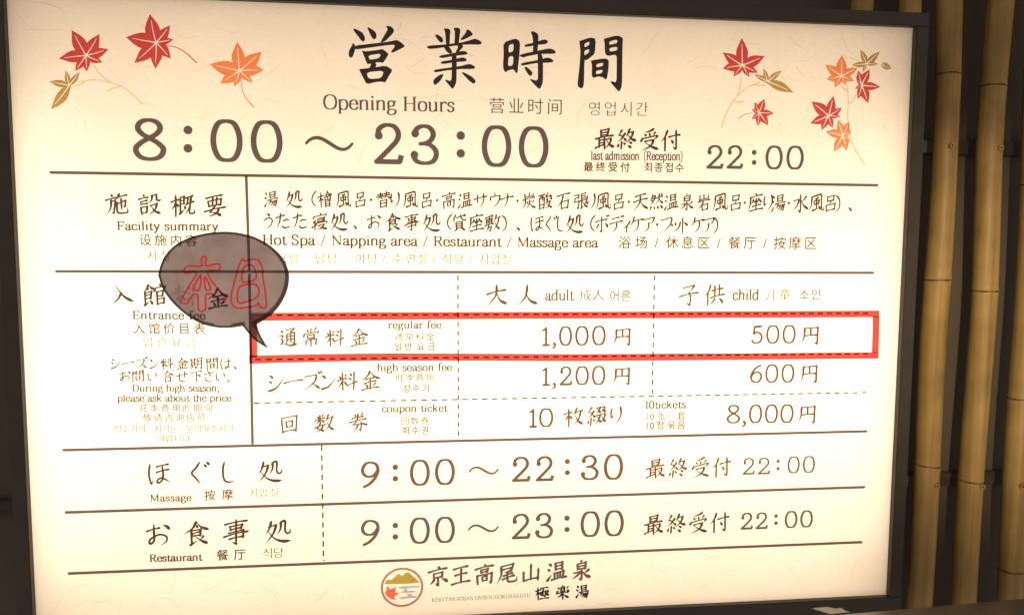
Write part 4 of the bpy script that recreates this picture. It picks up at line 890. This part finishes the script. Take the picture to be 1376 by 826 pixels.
# ---------------------------------------------------------------- speech balloon stuck over the corner of the table
OB, ZB = (200, 300), 4.59
balloon = thing('speech_balloon', 'grey translucent speech balloon plate lettered in red outline over the table corner', 'speech balloon', (*[P(OB[0] + 468 / ZB, OB[1] + 345 / ZB)[0]], -.004, P(OB[0] + 468 / ZB, OB[1] + 345 / ZB)[1]))
bo = [(62, 320), (75, 262), (105, 200), (155, 143), (220, 103), (300, 74), (390, 57), (480, 52), (560, 60), (640, 80), (712, 113), (775, 158), (830, 218), (860, 285), (866, 350), (850, 425), (815, 495), (770, 550), (712, 595), (668, 622), (680, 665), (705, 715), (738, 768), (690, 742), (640, 702), (608, 665), (582, 632), (500, 643), (420, 640), (340, 622), (265, 585), (195, 532), (135, 470), (88, 400)]
def balcv(pts): return [(lambda q: (q[0] * 1000, q[1] * 1000))(P(OB[0] + x / ZB, OB[1] + y / ZB)) for x, y in pts]
def inset(pts, d):
    n = len(pts); out = []
    for i in range(n):
        x0, y0 = pts[i - 1]; x1, y1 = pts[i]; x2, y2 = pts[(i + 1) % n]
        d1 = math.hypot(x1 - x0, y1 - y0); d2 = math.hypot(x2 - x1, y2 - y1)
        nx = -((y1 - y0) / d1 + (y2 - y1) / d2); ny = ((x1 - x0) / d1 + (x2 - x1) / d2)
        dt = max(.35, 1 + ((x1 - x0) * (x2 - x1) + (y1 - y0) * (y2 - y1)) / d1 / d2)
        dd = d(i) if callable(d) else d
        out.append((x1 + nx / dt * dd, y1 + ny / dt * dd))
    return out
M_BAL = film('grey_balloon_film', (.170, .150, .172), (.18, .3, (.55, .46, .44)), .26)
M_RIM = film('balloon_rim', (.040, .034, .045), (.2, .4, (.2, .17, .16)))
M_RLET = film('balloon_red_line', (.30, .022, .035), (.15, .5, (.8, .03, .03)))
bos = catmull(bo[:20], 3)[:-1] + [bo[19]] + catmull(bo[19:23], 3)[1:] + catmull(bo[22:27], 3)[1:] + catmull(bo[26:] + bo[:1], 3)[1:-1]
bl = balloon.location
def bflat(name, v, f, mat, y, label=None):
    o = mesh_obj(name, [(a / 1000 - bl.x, y - bl.y, b / 1000 - bl.z) for a, b in v], f, mat, balloon, label=label)
    if o.data.polygons[0].normal.y > 0: o.data.flip_normals()
    return o
# rim: a printed dark border, heavier on the lower right where the plate's edge is seen
inn = inset(bos, lambda i: 15 + 16 * max(0, (bos[i][0] - 468) / 400 * .55 + (bos[i][1] - 345) / 300 * .55) if bos[i][1] < 640 else 13)
v, f = fill([balcv(bos)], cut=[balcv(inn)]); bflat('balloon_border', v, f, M_RIM, -.0034)
n = len(bos); ed = [(a / 1000 - bl.x, b / 1000 - bl.z) for a, b in balcv(bos)]
mesh_obj('balloon_edge', [(x, -.0029 - bl.y, z) for x, z in ed] + [(x, -.0006 - bl.y, z) for x, z in ed], [(i, (i + 1) % n, n + (i + 1) % n, n + i) for i in range(n)], M_RIM, balloon)
def outline(loops, wpx, name, mat, y):
    pl = []; wpx *= 1.0
    for lp in loops:
        pts = catmull(balcv(lp), 4, closed=True); pts.append(pts[0]); pl += ribbon(pts, [wpx] * len(pts))
    v, f = fill(pl); bflat(name, v, f, mat, y)
    v, f = fill([balcv(inn)], cut=pl); bflat('balloon_plate', v, f, M_BAL, y)
outline([[(330, 212), (345, 203), (358, 215), (357, 262), (430, 250), (442, 268), (435, 288), (368, 298), (395, 360), (470, 445), (480, 465), (460, 492), (440, 485), (405, 440), (356, 440), (352, 530), (310, 532), (306, 442), (272, 444), (240, 492), (208, 488), (204, 472), (262, 370), (298, 302), (230, 306), (222, 288), (244, 264), (324, 264), (328, 230)],
         [(322, 318), (280, 402), (316, 406)], [(350, 330), (354, 404), (386, 404)],
         [(570, 236), (582, 222), (594, 234), (640, 222), (676, 228), (700, 268), (708, 340), (728, 505), (688, 514), (680, 490), (650, 510), (560, 522), (522, 504), (510, 450), (536, 345), (552, 280)],
         [(588, 275), (622, 256), (652, 272), (662, 342), (580, 358)], [(562, 392), (664, 378), (676, 448), (600, 484), (552, 482)]], 3.0, 'balloon_lettering', M_RLET, -.0034)

# ---------------------------------------------------------------- metal ledge and clip at the lower right
ledge = thing('metal_ledge', 'dark brushed metal ledge crossing the lower right corner', 'ledge', tuple(P3(1250, 812, -.08)))
a = P3(1040, 833, -.22); b = P3(1420, 800, -.04); lo = ledge.location
dirv = (b - a).normalized(); fr = Vector((dirv.y, -dirv.x, 0)).normalized()
V = []
prof = [(0, 0), (-.004, .012), (-.022, .020), (-.050, .020), (-.050, -.03), (0.0, -.03)]
# profile: (up, toward viewer)
prof = [(0, 0), (0, .045), (-.003, .055), (-.010, .061), (-.05, .063), (-.05, 0)]
for q in (a, b):
    for u, o_ in prof: V.append(tuple(q + Vector((0, 0, u)) + fr * o_ - lo))
m = len(prof); F = [(i, (i + 1) % m, m + (i + 1) % m, m + i) for i in range(m)] + [tuple(range(m))[::-1], tuple(range(m, 2 * m))]
mesh_obj('ledge_rail', V, F, M_STEEL, ledge)
clip = thing('metal_clip', 'small bright metal clip perched on the left end of the ledge', 'clip', tuple(P3(1118, 821, -.16)))
c0 = clip.location
pa, pb, pc, pd = P3(1091, 816.5, -.17), P3(1112, 814.6, -.15), P3(1143, 821.6, -.16), P3(1116, 824.6, -.19)
V = [tuple(q - c0) for q in (pa, pb, pc, pd)] + [tuple(q - c0 + Vector((0, 0, -.002))) for q in (pa, pb, pc, pd)]
mesh_obj('clip_plate', V, [(0, 1, 2, 3), (7, 6, 5, 4), (0, 4, 5, 1), (1, 5, 6, 2), (2, 6, 7, 3), (3, 7, 4, 0)], M_CLIP, clip)
pe, pf_ = P3(1142, 822, -.16), P3(1117, 825, -.19)
V = [tuple(q - c0 + Vector((0, 0, dz))) for dz in (-.002, -.03) for q in (pe, pf_, pf_ + Vector((-.004, .02, 0)), pe + Vector((-.004, .02, 0)))]
mesh_obj('clip_leg', V, [(0, 1, 2, 3), (7, 6, 5, 4), (0, 4, 5, 1), (1, 5, 6, 2), (2, 6, 7, 3), (3, 7, 4, 0)], M_STEEL, clip)

bpy.data.objects.remove(_to)
